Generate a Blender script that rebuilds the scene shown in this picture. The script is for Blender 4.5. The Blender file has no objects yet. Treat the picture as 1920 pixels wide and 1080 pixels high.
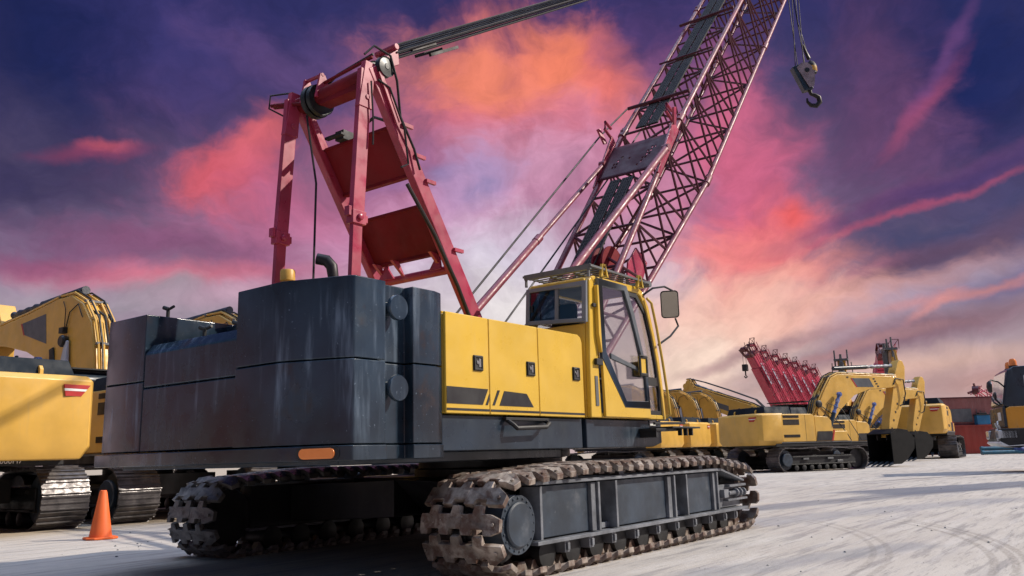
import bpy, bmesh, math, random
from mathutils import Vector, Matrix
random.seed(7)
S = bpy.context.scene
COL = S.collection
rad = math.radians
V = Vector
SUN_AZ, SUN_EL = rad(-50), rad(36)
EXPO = 0.45

# ---------------------------------------------------------------- materials
def new_mat(name):
    m = bpy.data.materials.new(name); m.use_nodes = True
    nt = m.node_tree
    return m, nt, nt.nodes, nt.links, nt.nodes['Principled BSDF']

def node(nt, typ, **kw):
    n = nt.nodes.new(typ)
    for k, v in kw.items():
        if k.startswith('i_'):
            n.inputs[k[2:].replace('_', ' ')].default_value = v
        else:
            setattr(n, k, v)
    return n

def rgba(c): return (c[0], c[1], c[2], 1)

def mixc(nt, fac, a, b, blend='MIX'):
    n = nt.nodes.new('ShaderNodeMix'); n.data_type = 'RGBA'; n.blend_type = blend
    for sock, v in ((n.inputs[0], fac), (n.inputs[6], a), (n.inputs[7], b)):
        if hasattr(v, 'links'): nt.links.new(v, sock)
        elif isinstance(v, (tuple, list)): sock.default_value = rgba(v)
        else: sock.default_value = v
    return n.outputs[2]

def noise(nt, scale, detail=4, rough=.55, stretch=None, coord='Object', rot=None, out='Fac'):
    if coord == 'World': src = nt.nodes.new('ShaderNodeNewGeometry').outputs['Position']
    else: src = nt.nodes.new('ShaderNodeTexCoord').outputs[coord]
    if stretch or rot:
        mp = nt.nodes.new('ShaderNodeMapping')
        if stretch: mp.inputs['Scale'].default_value = stretch
        if rot: mp.inputs['Rotation'].default_value = rot
        nt.links.new(src, mp.inputs['Vector']); src = mp.outputs[0]
    n = nt.nodes.new('ShaderNodeTexNoise')
    n.inputs['Scale'].default_value = scale; n.inputs['Detail'].default_value = detail
    n.inputs['Roughness'].default_value = rough
    nt.links.new(src, n.inputs['Vector'])
    return n.outputs[out]

def ramp(nt, fac, lo, hi, a=0., b=1.):
    n = nt.nodes.new('ShaderNodeMapRange'); n.interpolation_type = 'SMOOTHSTEP'
    for i, v in zip((1, 2, 3, 4), (lo, hi, a, b)): n.inputs[i].default_value = v
    nt.links.new(fac, n.inputs[0])
    return n.outputs[0]

def math_(nt, op, a, b=None, clamp=False):
    n = nt.nodes.new('ShaderNodeMath'); n.operation = op; n.use_clamp = clamp
    for s, v in ((n.inputs[0], a), (n.inputs[1], b)):
        if v is None: continue
        if hasattr(v, 'links'): nt.links.new(v, s)
        else: s.default_value = v
    return n.outputs[0]

def paint(name, col, rough=.4, metal=0., dust=(.3, .27, .23), dust_amt=.25, var=.25, streak=True, scale=1.5,
          rust=None, rust_amt=.5, bump=.02, coat=0., spec=.5, coord='Object'):
    m, nt, N, L, P = new_mat(name)
    n1 = noise(nt, scale, 5, coord=coord)
    c = mixc(nt, ramp(nt, n1, .3, .72), tuple(x*(1-var) for x in col), tuple(min(1, x*(1+var*.6)) for x in col))
    if rust:
        nr = noise(nt, scale*1.7, 7, .65, coord=coord)
        c = mixc(nt, ramp(nt, nr, .62-.2*rust_amt, .72-.1*rust_amt, 0, .85), c, rust)
    if dust_amt:
        nd = noise(nt, 3.2 if streak else 5, 6, .6, (3.2, 3.2, .35) if streak else None, coord=coord)
        d2 = noise(nt, 1.1, 3, coord=coord)
        f = math_(nt, 'MULTIPLY', ramp(nt, nd, .5, .8), ramp(nt, d2, .38, .68))
        f = math_(nt, 'MULTIPLY', f, dust_amt*1.6, True)
        c = mixc(nt, f, c, dust)
        # tiny scratches
        ns = noise(nt, 38, 2, .5, coord=coord)
        c = mixc(nt, ramp(nt, ns, .70, .78, 0, dust_amt), c, dust)
    L.new(c, P.inputs['Base Color'])
    rg = ramp(nt, noise(nt, scale*2.3, 5, coord=coord), .25, .8, max(.05, rough-.12), min(1, rough+.2))
    L.new(rg, P.inputs['Roughness'])
    P.inputs['Metallic'].default_value = metal
    P.inputs['Coat Weight'].default_value = coat
    P.inputs['Specular IOR Level'].default_value = spec
    if bump:
        b = nt.nodes.new('ShaderNodeBump'); b.inputs['Strength'].default_value = bump*6; b.inputs['Distance'].default_value = bump
        L.new(noise(nt, 14, 5, coord=coord), b.inputs['Height']); L.new(b.outputs[0], P.inputs['Normal'])
    return m

M = {}
M['yellow'] = paint('yellow_paint', (.63, .395, .044), .32, dust=(.48, .36, .18), dust_amt=.16, var=.09, bump=.003, coat=.25)
M['ochre'] = paint('excavator_yellow', (.66, .385, .072), .40, dust=(.42, .30, .17), dust_amt=.28, var=.12, bump=.004, coat=.15)
M['ballast'] = paint('dark_ballast_paint', (.018, .033, .052), .17, dust=(.24, .31, .40), dust_amt=.36, var=.6, scale=1.1, bump=.006,
                     rust=(.034, .026, .026), rust_amt=.25)
M['deck'] = paint('dark_deck_paint', (.014, .026, .043), .34, dust=(.16, .20, .24), dust_amt=.35, var=.35, bump=.004)
M['black'] = paint('black_steel', (.010, .011, .013), .5, dust=(.06, .055, .05), dust_amt=.25, var=.3)
M['frame'] = paint('track_frame_paint', (.028, .042, .062), .42, dust=(.20, .21, .23), dust_amt=.40, var=.4, streak=False, scale=3, bump=.006)
M['bucket'] = paint('bucket_black', (.005, .005, .006), .65, dust=(.03, .028, .026), dust_amt=.25, var=.3, spec=.2)
M['edge'] = paint('worn_flange', (.15, .16, .18), .45, dust=(.25, .24, .24), dust_amt=.5, var=.4, streak=False, scale=5)
M['crimson'] = paint('crimson_paint', (.33, .030, .070), .36, dust=(.42, .20, .23), dust_amt=.30, var=.28, scale=2.2, bump=.003)  # pinkish dust colour also paints in some sheen
M['boomred'] = paint('boom_red_paint', (.19, .026, .046), .45, dust=(.30, .17, .17), dust_amt=.25, var=.3, scale=3)
M['maroon'] = paint('maroon_plate', (.15, .006, .012), .62, dust=(.14, .04, .04), dust_amt=.12, var=.3, spec=.2)
M['alu'] = paint('alloy_window_frame', (.17, .18, .20), .4, dust_amt=.2, var=.15, bump=0)
M['lace'] = paint('lacing_paint', (.075, .015, .028), .5, dust=(.12, .07, .07), dust_amt=.2, var=.3, spec=.2)
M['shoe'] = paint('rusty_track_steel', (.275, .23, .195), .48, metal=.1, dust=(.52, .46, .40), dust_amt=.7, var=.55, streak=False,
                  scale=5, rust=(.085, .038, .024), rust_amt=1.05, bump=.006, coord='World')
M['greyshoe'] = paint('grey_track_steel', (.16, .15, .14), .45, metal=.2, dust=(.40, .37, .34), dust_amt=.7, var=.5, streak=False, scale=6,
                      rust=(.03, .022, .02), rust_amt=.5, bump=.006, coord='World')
M['exshoe'] = paint('polished_track_steel', (.12, .11, .11), .42, metal=.5, dust=(.25, .22, .2), dust_amt=.4, var=.4, streak=False, scale=5)
M['steel'] = paint('bare_steel', (.28, .28, .29), .3, metal=.8, dust_amt=.1, var=.2, bump=0)
M['grey'] = paint('grey_steel', (.12, .125, .13), .45, dust_amt=.25, var=.3)
M['hood'] = paint('hood_paint', (.010, .017, .028), .6, dust=(.1, .12, .15), dust_amt=.10, var=.3, bump=0, spec=.15)
M['trim'] = paint('window_trim', (.085, .098, .115), .4, dust_amt=.15, var=.2, bump=0)
M['rope'] = paint('wire_rope', (.022, .018, .020), .55, metal=.4, dust_amt=0, var=.3, bump=0)
M['rubber'] = paint('black_rubber', (.012, .012, .013), .55, dust_amt=.1, var=.2, bump=0)
M['orange'] = paint('cone_orange', (.75, .13, .025), .5, dust=(.35, .15, .08), dust_amt=.25, var=.15, bump=.002)
M['tan'] = paint('tan_cap', (.48, .27, .05), .5, dust_amt=.2)
M['bluewrap'] = paint('blue_wrap', (.10, .16, .42), .35, dust=(.65, .65, .7), dust_amt=.9, var=.6, scale=7, streak=False, bump=.03)
M['greywrap'] = paint('grey_wrap', (.20, .21, .25), .45, dust=(.55, .55, .58), dust_amt=.7, var=.6, scale=8, streak=False, bump=.03)
M['darkwrap'] = paint('dark_wrap', (.055, .06, .08), .5, dust=(.2, .2, .22), dust_amt=.4, var=.5, scale=9, streak=False, bump=.04)
M['hookplate'] = paint('worn_hook_plate', (.22, .17, .20), .5, dust=(.3, .26, .28), dust_amt=.4, var=.4, streak=False, scale=4)
M['white'] = paint('white_paint', (.72, .72, .70), .45, dust=(.4, .36, .3), dust_amt=.25, var=.08, bump=.002)
M['cloth'] = paint('pale_cloth', (.42, .46, .55), .8, dust_amt=.1, var=.2, bump=.03)
M['redmark'] = paint('red_marking', (.42, .022, .022), .4, dust_amt=.1, var=.1, bump=0)
M['marking'] = paint('black_marking', (.016, .016, .018), .4, dust_amt=.06, var=.1, bump=0)
M['vent'] = paint('dark_vent', (.022, .014, .010), .6, dust_amt=.1, bump=0)
M['redcrane'] = paint('far_crane_red', (.50, .055, .105), .4, dust=(.62, .36, .40), dust_amt=.45, var=.2, scale=.6)
M['redboomdark'] = paint('far_crane_dark_red', (.10, .016, .022), .5, dust_amt=.15)
M['contpink'] = paint('faded_container_red', (.27, .095, .085), .6, dust=(.36, .26, .23), dust_amt=.55, var=.25, scale=.35, bump=0)
M['contred'] = paint('container_red', (.30, .038, .024), .55, dust=(.30, .13, .1), dust_amt=.25, var=.25, scale=.4, bump=0)
M['bluebox'] = paint('blue_crate_paint', (.02, .17, .34), .45, dust_amt=.2)
M['bluepipe'] = paint('blue_pipe_paint', (.02, .11, .17), .4, dust_amt=.2)
M['navywrap'] = paint('navy_tarp', (.02, .04, .16), .5, dust=(.2, .25, .4), dust_amt=.5, streak=False, scale=3)
M['truckyellow'] = paint('truck_orange_yellow', (.62, .26, .02), .35, dust_amt=.15, var=.1, coat=.2)
M['seat'] = paint('cab_seat', (.012, .012, .016), .8, dust_amt=0)
M['cablining'] = paint('cab_lining', (.10, .105, .11), .7, dust_amt=.1)

def lamp_mat(name, col, rough=.2):
    m, nt, N, L, P = new_mat(name)
    L.new(mixc(nt, noise(nt, 25), tuple(x*.85 for x in col), col), P.inputs['Base Color'])
    P.inputs['Roughness'].default_value = rough; P.inputs['Coat Weight'].default_value = .5
    return m
M['amber'] = lamp_mat('amber_lens', (.95, .27, .06))
M['clearlens'] = lamp_mat('clear_lens', (.55, .57, .58), .1)

def glass_mat(name, tint, alpha):
    m, nt, N, L, P = new_mat(name)
    tr = nt.nodes.new('ShaderNodeBsdfTransparent'); gl = nt.nodes.new('ShaderNodeBsdfGlossy')
    tr.inputs[0].default_value = rgba(tint); gl.inputs['Roughness'].default_value = .03
    gl.inputs[0].default_value = (.9, .9, .9, 1)
    fr = nt.nodes.new('ShaderNodeFresnel'); fr.inputs[0].default_value = 1.5
    f = math_(nt, 'ADD', math_(nt, 'MULTIPLY', fr.outputs[0], .6), alpha, True)
    ms = nt.nodes.new('ShaderNodeMixShader')
    L.new(f, ms.inputs[0]); L.new(tr.outputs[0], ms.inputs[1]); L.new(gl.outputs[0], ms.inputs[2])
    L.new(ms.outputs[0], N['Material Output'].inputs['Surface'])
    return m
M['glass'] = glass_mat('clear_glass', (.965, .98, .985), .015)
M['darkglass'] = glass_mat('tinted_glass', (.20, .24, .30), .05)
def mirror_mat():
    m, nt, N, L, P = new_mat('mirror_glass')
    P.inputs['Metallic'].default_value = 1; P.inputs['Roughness'].default_value = .08
    L.new(mixc(nt, noise(nt, 6), (.26, .23, .19), (.36, .32, .27)), P.inputs['Base Color'])
    return m
M['mirror'] = mirror_mat()
def grating_mat(name, col, scale):
    # pressed anti-slip grating: rows of dark perforations
    m, nt, N, L, P = new_mat(name)
    tc = nt.nodes.new('ShaderNodeTexCoord')
    b = nt.nodes.new('ShaderNodeTexVoronoi'); b.inputs['Scale'].default_value = scale; b.inputs['Randomness'].default_value = .25
    L.new(tc.outputs['Object'], b.inputs['Vector'])
    f = ramp(nt, b.outputs['Distance'], .28, .45)
    L.new(mixc(nt, f, (.008, .007, .008), col), P.inputs['Base Color'])
    P.inputs['Roughness'].default_value = .7; P.inputs['Specular IOR Level'].default_value = .15
    return m
M['grating'] = grating_mat('pressed_grating', (.050, .043, .043), 16)

def ground_mat():
    m, nt, N, L, P = new_mat('worn_concrete')
    tc = nt.nodes.new('ShaderNodeTexCoord'); pos = tc.outputs['Object']
    rot = (0, 0, rad(22))
    c = mixc(nt, ramp(nt, noise(nt, .22, 6, .6), .3, .7), (.405, .358, .308), (.505, .455, .395))
    # streaks worn along the driving direction
    st = noise(nt, 1.3, 8, .68, (.16, 1.6, 1), rot=(0, 0, rad(28)))
    c = mixc(nt, ramp(nt, st, .50, .70, 0, .65), c, (.27, .25, .255))
    st2 = noise(nt, 5.0, 6, .7, (.10, 1.3, 1), rot=(0, 0, rad(40)))
    c = mixc(nt, ramp(nt, st2, .50, .62, 0, .60), c, (.19, .175, .17))
    # fine grain + pits
    c = mixc(nt, ramp(nt, noise(nt, 60, 3, .6), .35, .75, 0, .25), c, (.28, .26, .24))
    c = mixc(nt, ramp(nt, noise(nt, 9, 7, .75, (.35, 1.4, 1), rot=(0, 0, rad(44))), .60, .70, 0, .6), c, (.19, .165, .15))
    c = mixc(nt, ramp(nt, noise(nt, .55, 4, .6), .60, .75, 0, .35), c, (.46, .37, .28))
    c = mixc(nt, ramp(nt, noise(nt, 2.4, 9, .75, (.14, 1.8, 1), rot=(0, 0, rad(34))), .50, .60, 0, .35), c, (.53, .49, .45))
    c = mixc(nt, ramp(nt, noise(nt, 16, 6, .7, (.12, 1.5, 1), rot=(0, 0, rad(44))), .56, .64, 0, .45), c, (.17, .15, .14))
    sep = nt.nodes.new('ShaderNodeSeparateXYZ'); L.new(pos, sep.inputs[0])
    wn = noise(nt, .5, 5, .6)
    wob = math_(nt, 'MULTIPLY', math_(nt, 'SUBTRACT', wn, .5), 1.6)
    def seg(x0, y0, x1, y1, w, soft, amt, colr, wobk=1.):
        # a long stain, or a painted shadow streak, along a line on the ground
        nonlocal c
        dx, dy = x1-x0, y1-y0; ln = math.hypot(dx, dy); ux, uy = dx/ln, dy/ln
        along = math_(nt, 'ADD', math_(nt, 'MULTIPLY', sep.outputs[0], ux), math_(nt, 'ADD', math_(nt, 'MULTIPLY', sep.outputs[1], uy), -(x0*ux+y0*uy)))
        across = math_(nt, 'ADD', math_(nt, 'MULTIPLY', sep.outputs[0], -uy), math_(nt, 'ADD', math_(nt, 'MULTIPLY', sep.outputs[1], ux), (x0*uy-y0*ux)))
        ac = math_(nt, 'ABSOLUTE', math_(nt, 'ADD', across, math_(nt, 'MULTIPLY', wob, wobk*.35)))
        f = ramp(nt, ac, w, w+soft, 1, 0)
        f = math_(nt, 'MULTIPLY', f, ramp(nt, math_(nt, 'ADD', along, wob), 0, ln*.12))
        f = math_(nt, 'MULTIPLY', f, ramp(nt, math_(nt, 'ADD', along, wob), ln*.9, ln*1.05, 1, 0))
        f = math_(nt, 'MULTIPLY', f, amt)
        c = mixc(nt, f, c, colr)
    shade_tone = (.11, .12, .15)  # bluish tone, paints in a cast shadow from something out of frame
    seg(18.2, 5.3, 27, .8, .75, .35, .85, shade_tone)
    seg(13.2, 5.9, 22, 3.0, .28, .30, .6, shade_tone)
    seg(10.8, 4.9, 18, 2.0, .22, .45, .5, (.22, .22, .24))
    seg(6.4, 3.3, 9.8, 1.9, .10, .25, .5, (.20, .20, .21))
    seg(24, 6.8, 40, .5, .10, .15, .6, (.10, .09, .09), 2)
    seg(22, 6.9, 36, .6, .05, .10, .5, (.10, .09, .09), 2)
    seg(15.5, 5.2, 26, 1.2, .03, .05, .55, (.12, .10, .10), 1)
    # dusty apron in front of the parked row on the far side
    f = math_(nt, 'MULTIPLY', ramp(nt, math_(nt, 'ADD', sep.outputs[1], wob), 13.2, 15.0), .5)
    c = mixc(nt, f, c, (.40, .31, .19))
    # curved tyre prints
    def arc(cx, cy, r, w, amt):
        nonlocal c
        d = nt.nodes.new('ShaderNodeVectorMath'); d.operation = 'DISTANCE'
        L.new(pos, d.inputs[0]); d.inputs[1].default_value = (cx, cy, 0)
        f = ramp(nt, math_(nt, 'ABSOLUTE', math_(nt, 'SUBTRACT', d.outputs['Value'], r)), w*.4, w, 1, 0)
        f = math_(nt, 'MULTIPLY', f, ramp(nt, noise(nt, 26, 2), .35, .6, .3, 1))
        f = math_(nt, 'MULTIPLY', f, amt)
        f = math_(nt, 'MULTIPLY', f, ramp(nt, sep.outputs[0], 14.5, 11, 0, 1))
        c = mixc(nt, f, c, (.17, .145, .12))
    for dr in (0, .14):
        arc(7.0, 9.6, 7.55+dr, .045, .38)
    for dr in (0, .16, .26):
        arc(7.2, 9.4, 8.30+dr, .05, .5)
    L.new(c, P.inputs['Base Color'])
    L.new(ramp(nt, noise(nt, 1.2, 5), .3, .7, .62, .95), P.inputs['Roughness'])
    P.inputs['Specular IOR Level'].default_value = .3
    b = nt.nodes.new('ShaderNodeBump'); b.inputs['Strength'].default_value = .5; b.inputs['Distance'].default_value = .02
    L.new(noise(nt, 22, 8, .7), b.inputs['Height']); L.new(b.outputs[0], P.inputs['Normal'])
    return m

# ---------------------------------------------------------------- mesh helpers
class MB:
    def __init__(s): s.bm = bmesh.new()
    def face(s, pts):
        vs = [s.bm.verts.new(p) for p in pts]
        return s.bm.faces.new(vs)
    def hexa(s, a, b):
        va = [s.bm.verts.new(p) for p in a]; vb = [s.bm.verts.new(p) for p in b]
        n = len(va)
        for i in range(n):
            j = (i+1) % n
            s.bm.faces.new((va[i], va[j], vb[j], vb[i]))
        s.bm.faces.new(va[::-1]); s.bm.faces.new(vb)
        return s
    def box(s, x0, x1, y0, y1, z0, z1):
        return s.hexa([(x0,y0,z0),(x1,y0,z0),(x1,y1,z0),(x0,y1,z0)], [(x0,y0,z1),(x1,y0,z1),(x1,y1,z1),(x0,y1,z1)])
    def prism(s, pts, axis, a, b):
        f = {'x': lambda p, t: (t, p[0], p[1]), 'y': lambda p, t: (p[0], t, p[1]), 'z': lambda p, t: (p[0], p[1], t)}[axis]
        return s.hexa([f(p, a) for p in pts], [f(p, b) for p in pts])
    def hole(s, outer, inner, axis, a, b):
        # plate with an opening; outer and inner have the same count of points
        n = len(outer)
        for i in range(n):
            j = (i+1) % n
            s.prism([outer[i], outer[j], inner[j], inner[i]], axis, a, b)
        bmesh.ops.remove_doubles(s.bm, verts=s.bm.verts, dist=1e-5)
        s.bm.verts.index_update(); seen = {}
        for f in list(s.bm.faces):
            k = tuple(sorted(v.index for v in f.verts))
            seen.setdefault(k, []).append(f)
        dead = [f for fs in seen.values() if len(fs) > 1 for f in fs]
        if dead: bmesh.ops.delete(s.bm, geom=dead, context='FACES_ONLY')
        return s
    def bar(s, p0, p1, w, h, up=(0, 0, 1)):
        p0, p1 = V(p0), V(p1); d = (p1-p0).normalized(); up = V(up)
        sd = d.cross(up)
        if sd.length < 1e-4: sd = d.cross(V((1, 0, 0)))
        sd.normalize(); u = sd.cross(d).normalized()
        q = [sd*(w/2*a)+u*(h/2*b) for a, b in ((-1,-1),(1,-1),(1,1),(-1,1))]
        return s.hexa([p0+k for k in q], [p1+k for k in q])
    def tube(s, pts, r, n=8):
        pts = [V(p) for p in pts]; rings = []
        prev = None
        for i, p in enumerate(pts):
            d = (pts[min(i+1, len(pts)-1)]-pts[max(i-1, 0)]).normalized()
            a = prev if prev is not None else (V((0,0,1)) if abs(d.z) < .9 else V((1,0,0)))
            x = d.cross(a); 
            if x.length < 1e-5: x = d.cross(V((0,1,0)))
            x.normalize(); y = x.cross(d).normalized(); prev = y
            rr = r[i] if isinstance(r, (list, tuple)) else r
            rings.append([s.bm.verts.new(p+x*rr*math.cos(t)+y*rr*math.sin(t)) for t in [2*math.pi*k/n for k in range(n)]])
        for A, B in zip(rings, rings[1:]):
            for k in range(n):
                s.bm.faces.new((A[k], A[(k+1)%n], B[(k+1)%n], B[k]))
        s.bm.faces.new(rings[0][::-1]); s.bm.faces.new(rings[-1])
        return s
    def loft(s, rings):
        R = [[s.bm.verts.new(p) for p in r] for r in rings]; n = len(R[0])
        for A, B in zip(R, R[1:]):
            for k in range(n): s.bm.faces.new((A[k], A[(k+1)%n], B[(k+1)%n], B[k]))
        s.bm.faces.new(R[0][::-1]); s.bm.faces.new(R[-1])
        return s
    def cyl(s, p0, p1, r, n=24): return s.tube([p0, p1], r, n)
    def lathe(s, c, axis, prof, n=32):
        # prof: (radius, offset along axis)
        ax = {'x': (V((0,1,0)), V((0,0,1)), V((1,0,0))), 'y': (V((1,0,0)), V((0,0,1)), V((0,1,0))), 'z': (V((1,0,0)), V((0,1,0)), V((0,0,1)))}[axis]
        c = V(c); rings = []
        for r, o in prof:
            rings.append([s.bm.verts.new(c+ax[0]*r*math.cos(2*math.pi*k/n)+ax[1]*r*math.sin(2*math.pi*k/n)+ax[2]*o) for k in range(n)])
        for A, B in zip(rings, rings[1:]):
            for k in range(n): s.bm.faces.new((A[k], A[(k+1)%n], B[(k+1)%n], B[k]))
        s.bm.faces.new(rings[0][::-1]); s.bm.faces.new(rings[-1])
        return s
    def build(s, name, mat, parent=None, bevel=0, seg=2, smooth=35):
        bmesh.ops.recalc_face_normals(s.bm, faces=s.bm.faces)
        ng = [f for f in s.bm.faces if len(f.verts) > 4]
        if ng and not bevel: bmesh.ops.triangulate(s.bm, faces=ng)
        me = bpy.data.meshes.new(name); s.bm.to_mesh(me); s.bm.free()
        me.materials.append(M[mat] if isinstance(mat, str) else mat)
        me.polygons.foreach_set('use_smooth', [True]*len(me.polygons))
        o = bpy.data.objects.new(name, me); COL.objects.link(o)
        if bevel:
            b = o.modifiers.new('edges', 'BEVEL'); b.width = bevel; b.segments = seg; b.limit_method = 'ANGLE'; b.angle_limit = rad(32)
            b.harden_normals = True
        else:
            me.set_sharp_from_angle(angle=rad(smooth))
        if parent is not None: attach(o, parent)
        return o

BASE = {}
def attach(o, parent):
    o.parent = parent
    o.matrix_parent_inverse = Matrix.Translation(BASE.get(parent.name, V((0, 0, 0)))).inverted()
    BASE[o.name] = V((0, 0, 0))

def tag(o, label=None, cat=None, group=None, kind=None):
    for k, v in (('label', label), ('category', cat), ('group', group), ('kind', kind)):
        if v: o[k] = v
    return o
def empty(name, loc=(0, 0, 0), label=None, cat=None, group=None):
    o = bpy.data.objects.new(name, None); COL.objects.link(o); o.location = loc; o.empty_display_size = .3
    BASE[o.name] = V(loc)
    return tag(o, label, cat, group)
def copy_tree(o, parent=None):
    c = o.copy(); COL.objects.link(c)
    if parent is not None: c.parent = parent
    for ch in list(o.children): copy_tree(ch, c)
    return c
def text(name, body, size, mat, parent, loc, rot, extrude=.003):
    cu = bpy.data.curves.new(name, 'FONT'); cu.body = body; cu.size = size; cu.extrude = extrude; cu.materials.append(M[mat])
    o = bpy.data.objects.new(name, cu); COL.objects.link(o); attach(o, parent)
    dg = bpy.context.evaluated_depsgraph_get(); dg.update()
    me = bpy.data.meshes.new_from_object(o.evaluated_get(dg)); n = o.name; bpy.data.objects.remove(o)
    o = bpy.data.objects.new(n, me); COL.objects.link(o); attach(o, parent)
    o.location = loc; o.rotation_euler = rot
    return o

# ---------------------------------------------------------------- camera
cam = bpy.data.cameras.new('camera'); co = bpy.data.objects.new('camera', cam); COL.objects.link(co)
F_PX, AZ, HOR, SLOPE = 1550., rad(36.7), 852.5, -.029
rho = math.atan(-SLOPE); pit = math.atan((HOR-540)*math.cos(rho)/F_PX)
Fv = V((math.cos(pit)*math.cos(AZ), math.cos(pit)*math.sin(AZ), math.sin(pit)))
r0 = V((math.sin(AZ), -math.cos(AZ), 0)); u0 = r0.cross(Fv)
Rv = r0*math.cos(rho)-u0*math.sin(rho); Uv = u0*math.cos(rho)+r0*math.sin(rho)
mw = Matrix((( Rv.x, Uv.x, -Fv.x, 0), (Rv.y, Uv.y, -Fv.y, 0), (Rv.z, Uv.z, -Fv.z, 1.03), (0, 0, 0, 1)))
co.matrix_world = mw
cam.sensor_width = 36; cam.lens = 36*F_PX/1920; cam.clip_end = 6000; cam.clip_start = .05
S.camera = co
S.view_settings.view_transform = 'Standard'; S.view_settings.look = 'None'; S.view_settings.gamma = 1; S.view_settings.exposure = EXPO

# ---------------------------------------------------------------- sun and sky
sl = bpy.data.lights.new('sun', 'SUN'); so = bpy.data.objects.new('sun', sl); COL.objects.link(so)
sl.energy = 3.8; sl.angle = rad(.6); sl.color = (1, .91, .79)
sd = V((math.cos(SUN_EL)*math.cos(SUN_AZ), math.cos(SUN_EL)*math.sin(SUN_AZ), math.sin(SUN_EL)))
so.rotation_euler = sd.to_track_quat('Z', 'Y').to_euler(); so.location = (0, -20, 30)

def lin(r, g, b):
    f = lambda c: ((c/255+.055)/1.055)**2.4 if c > 10 else c/255/12.92
    k = 2**EXPO
    return (f(r)/k, f(g)/k, f(b)/k)

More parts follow.
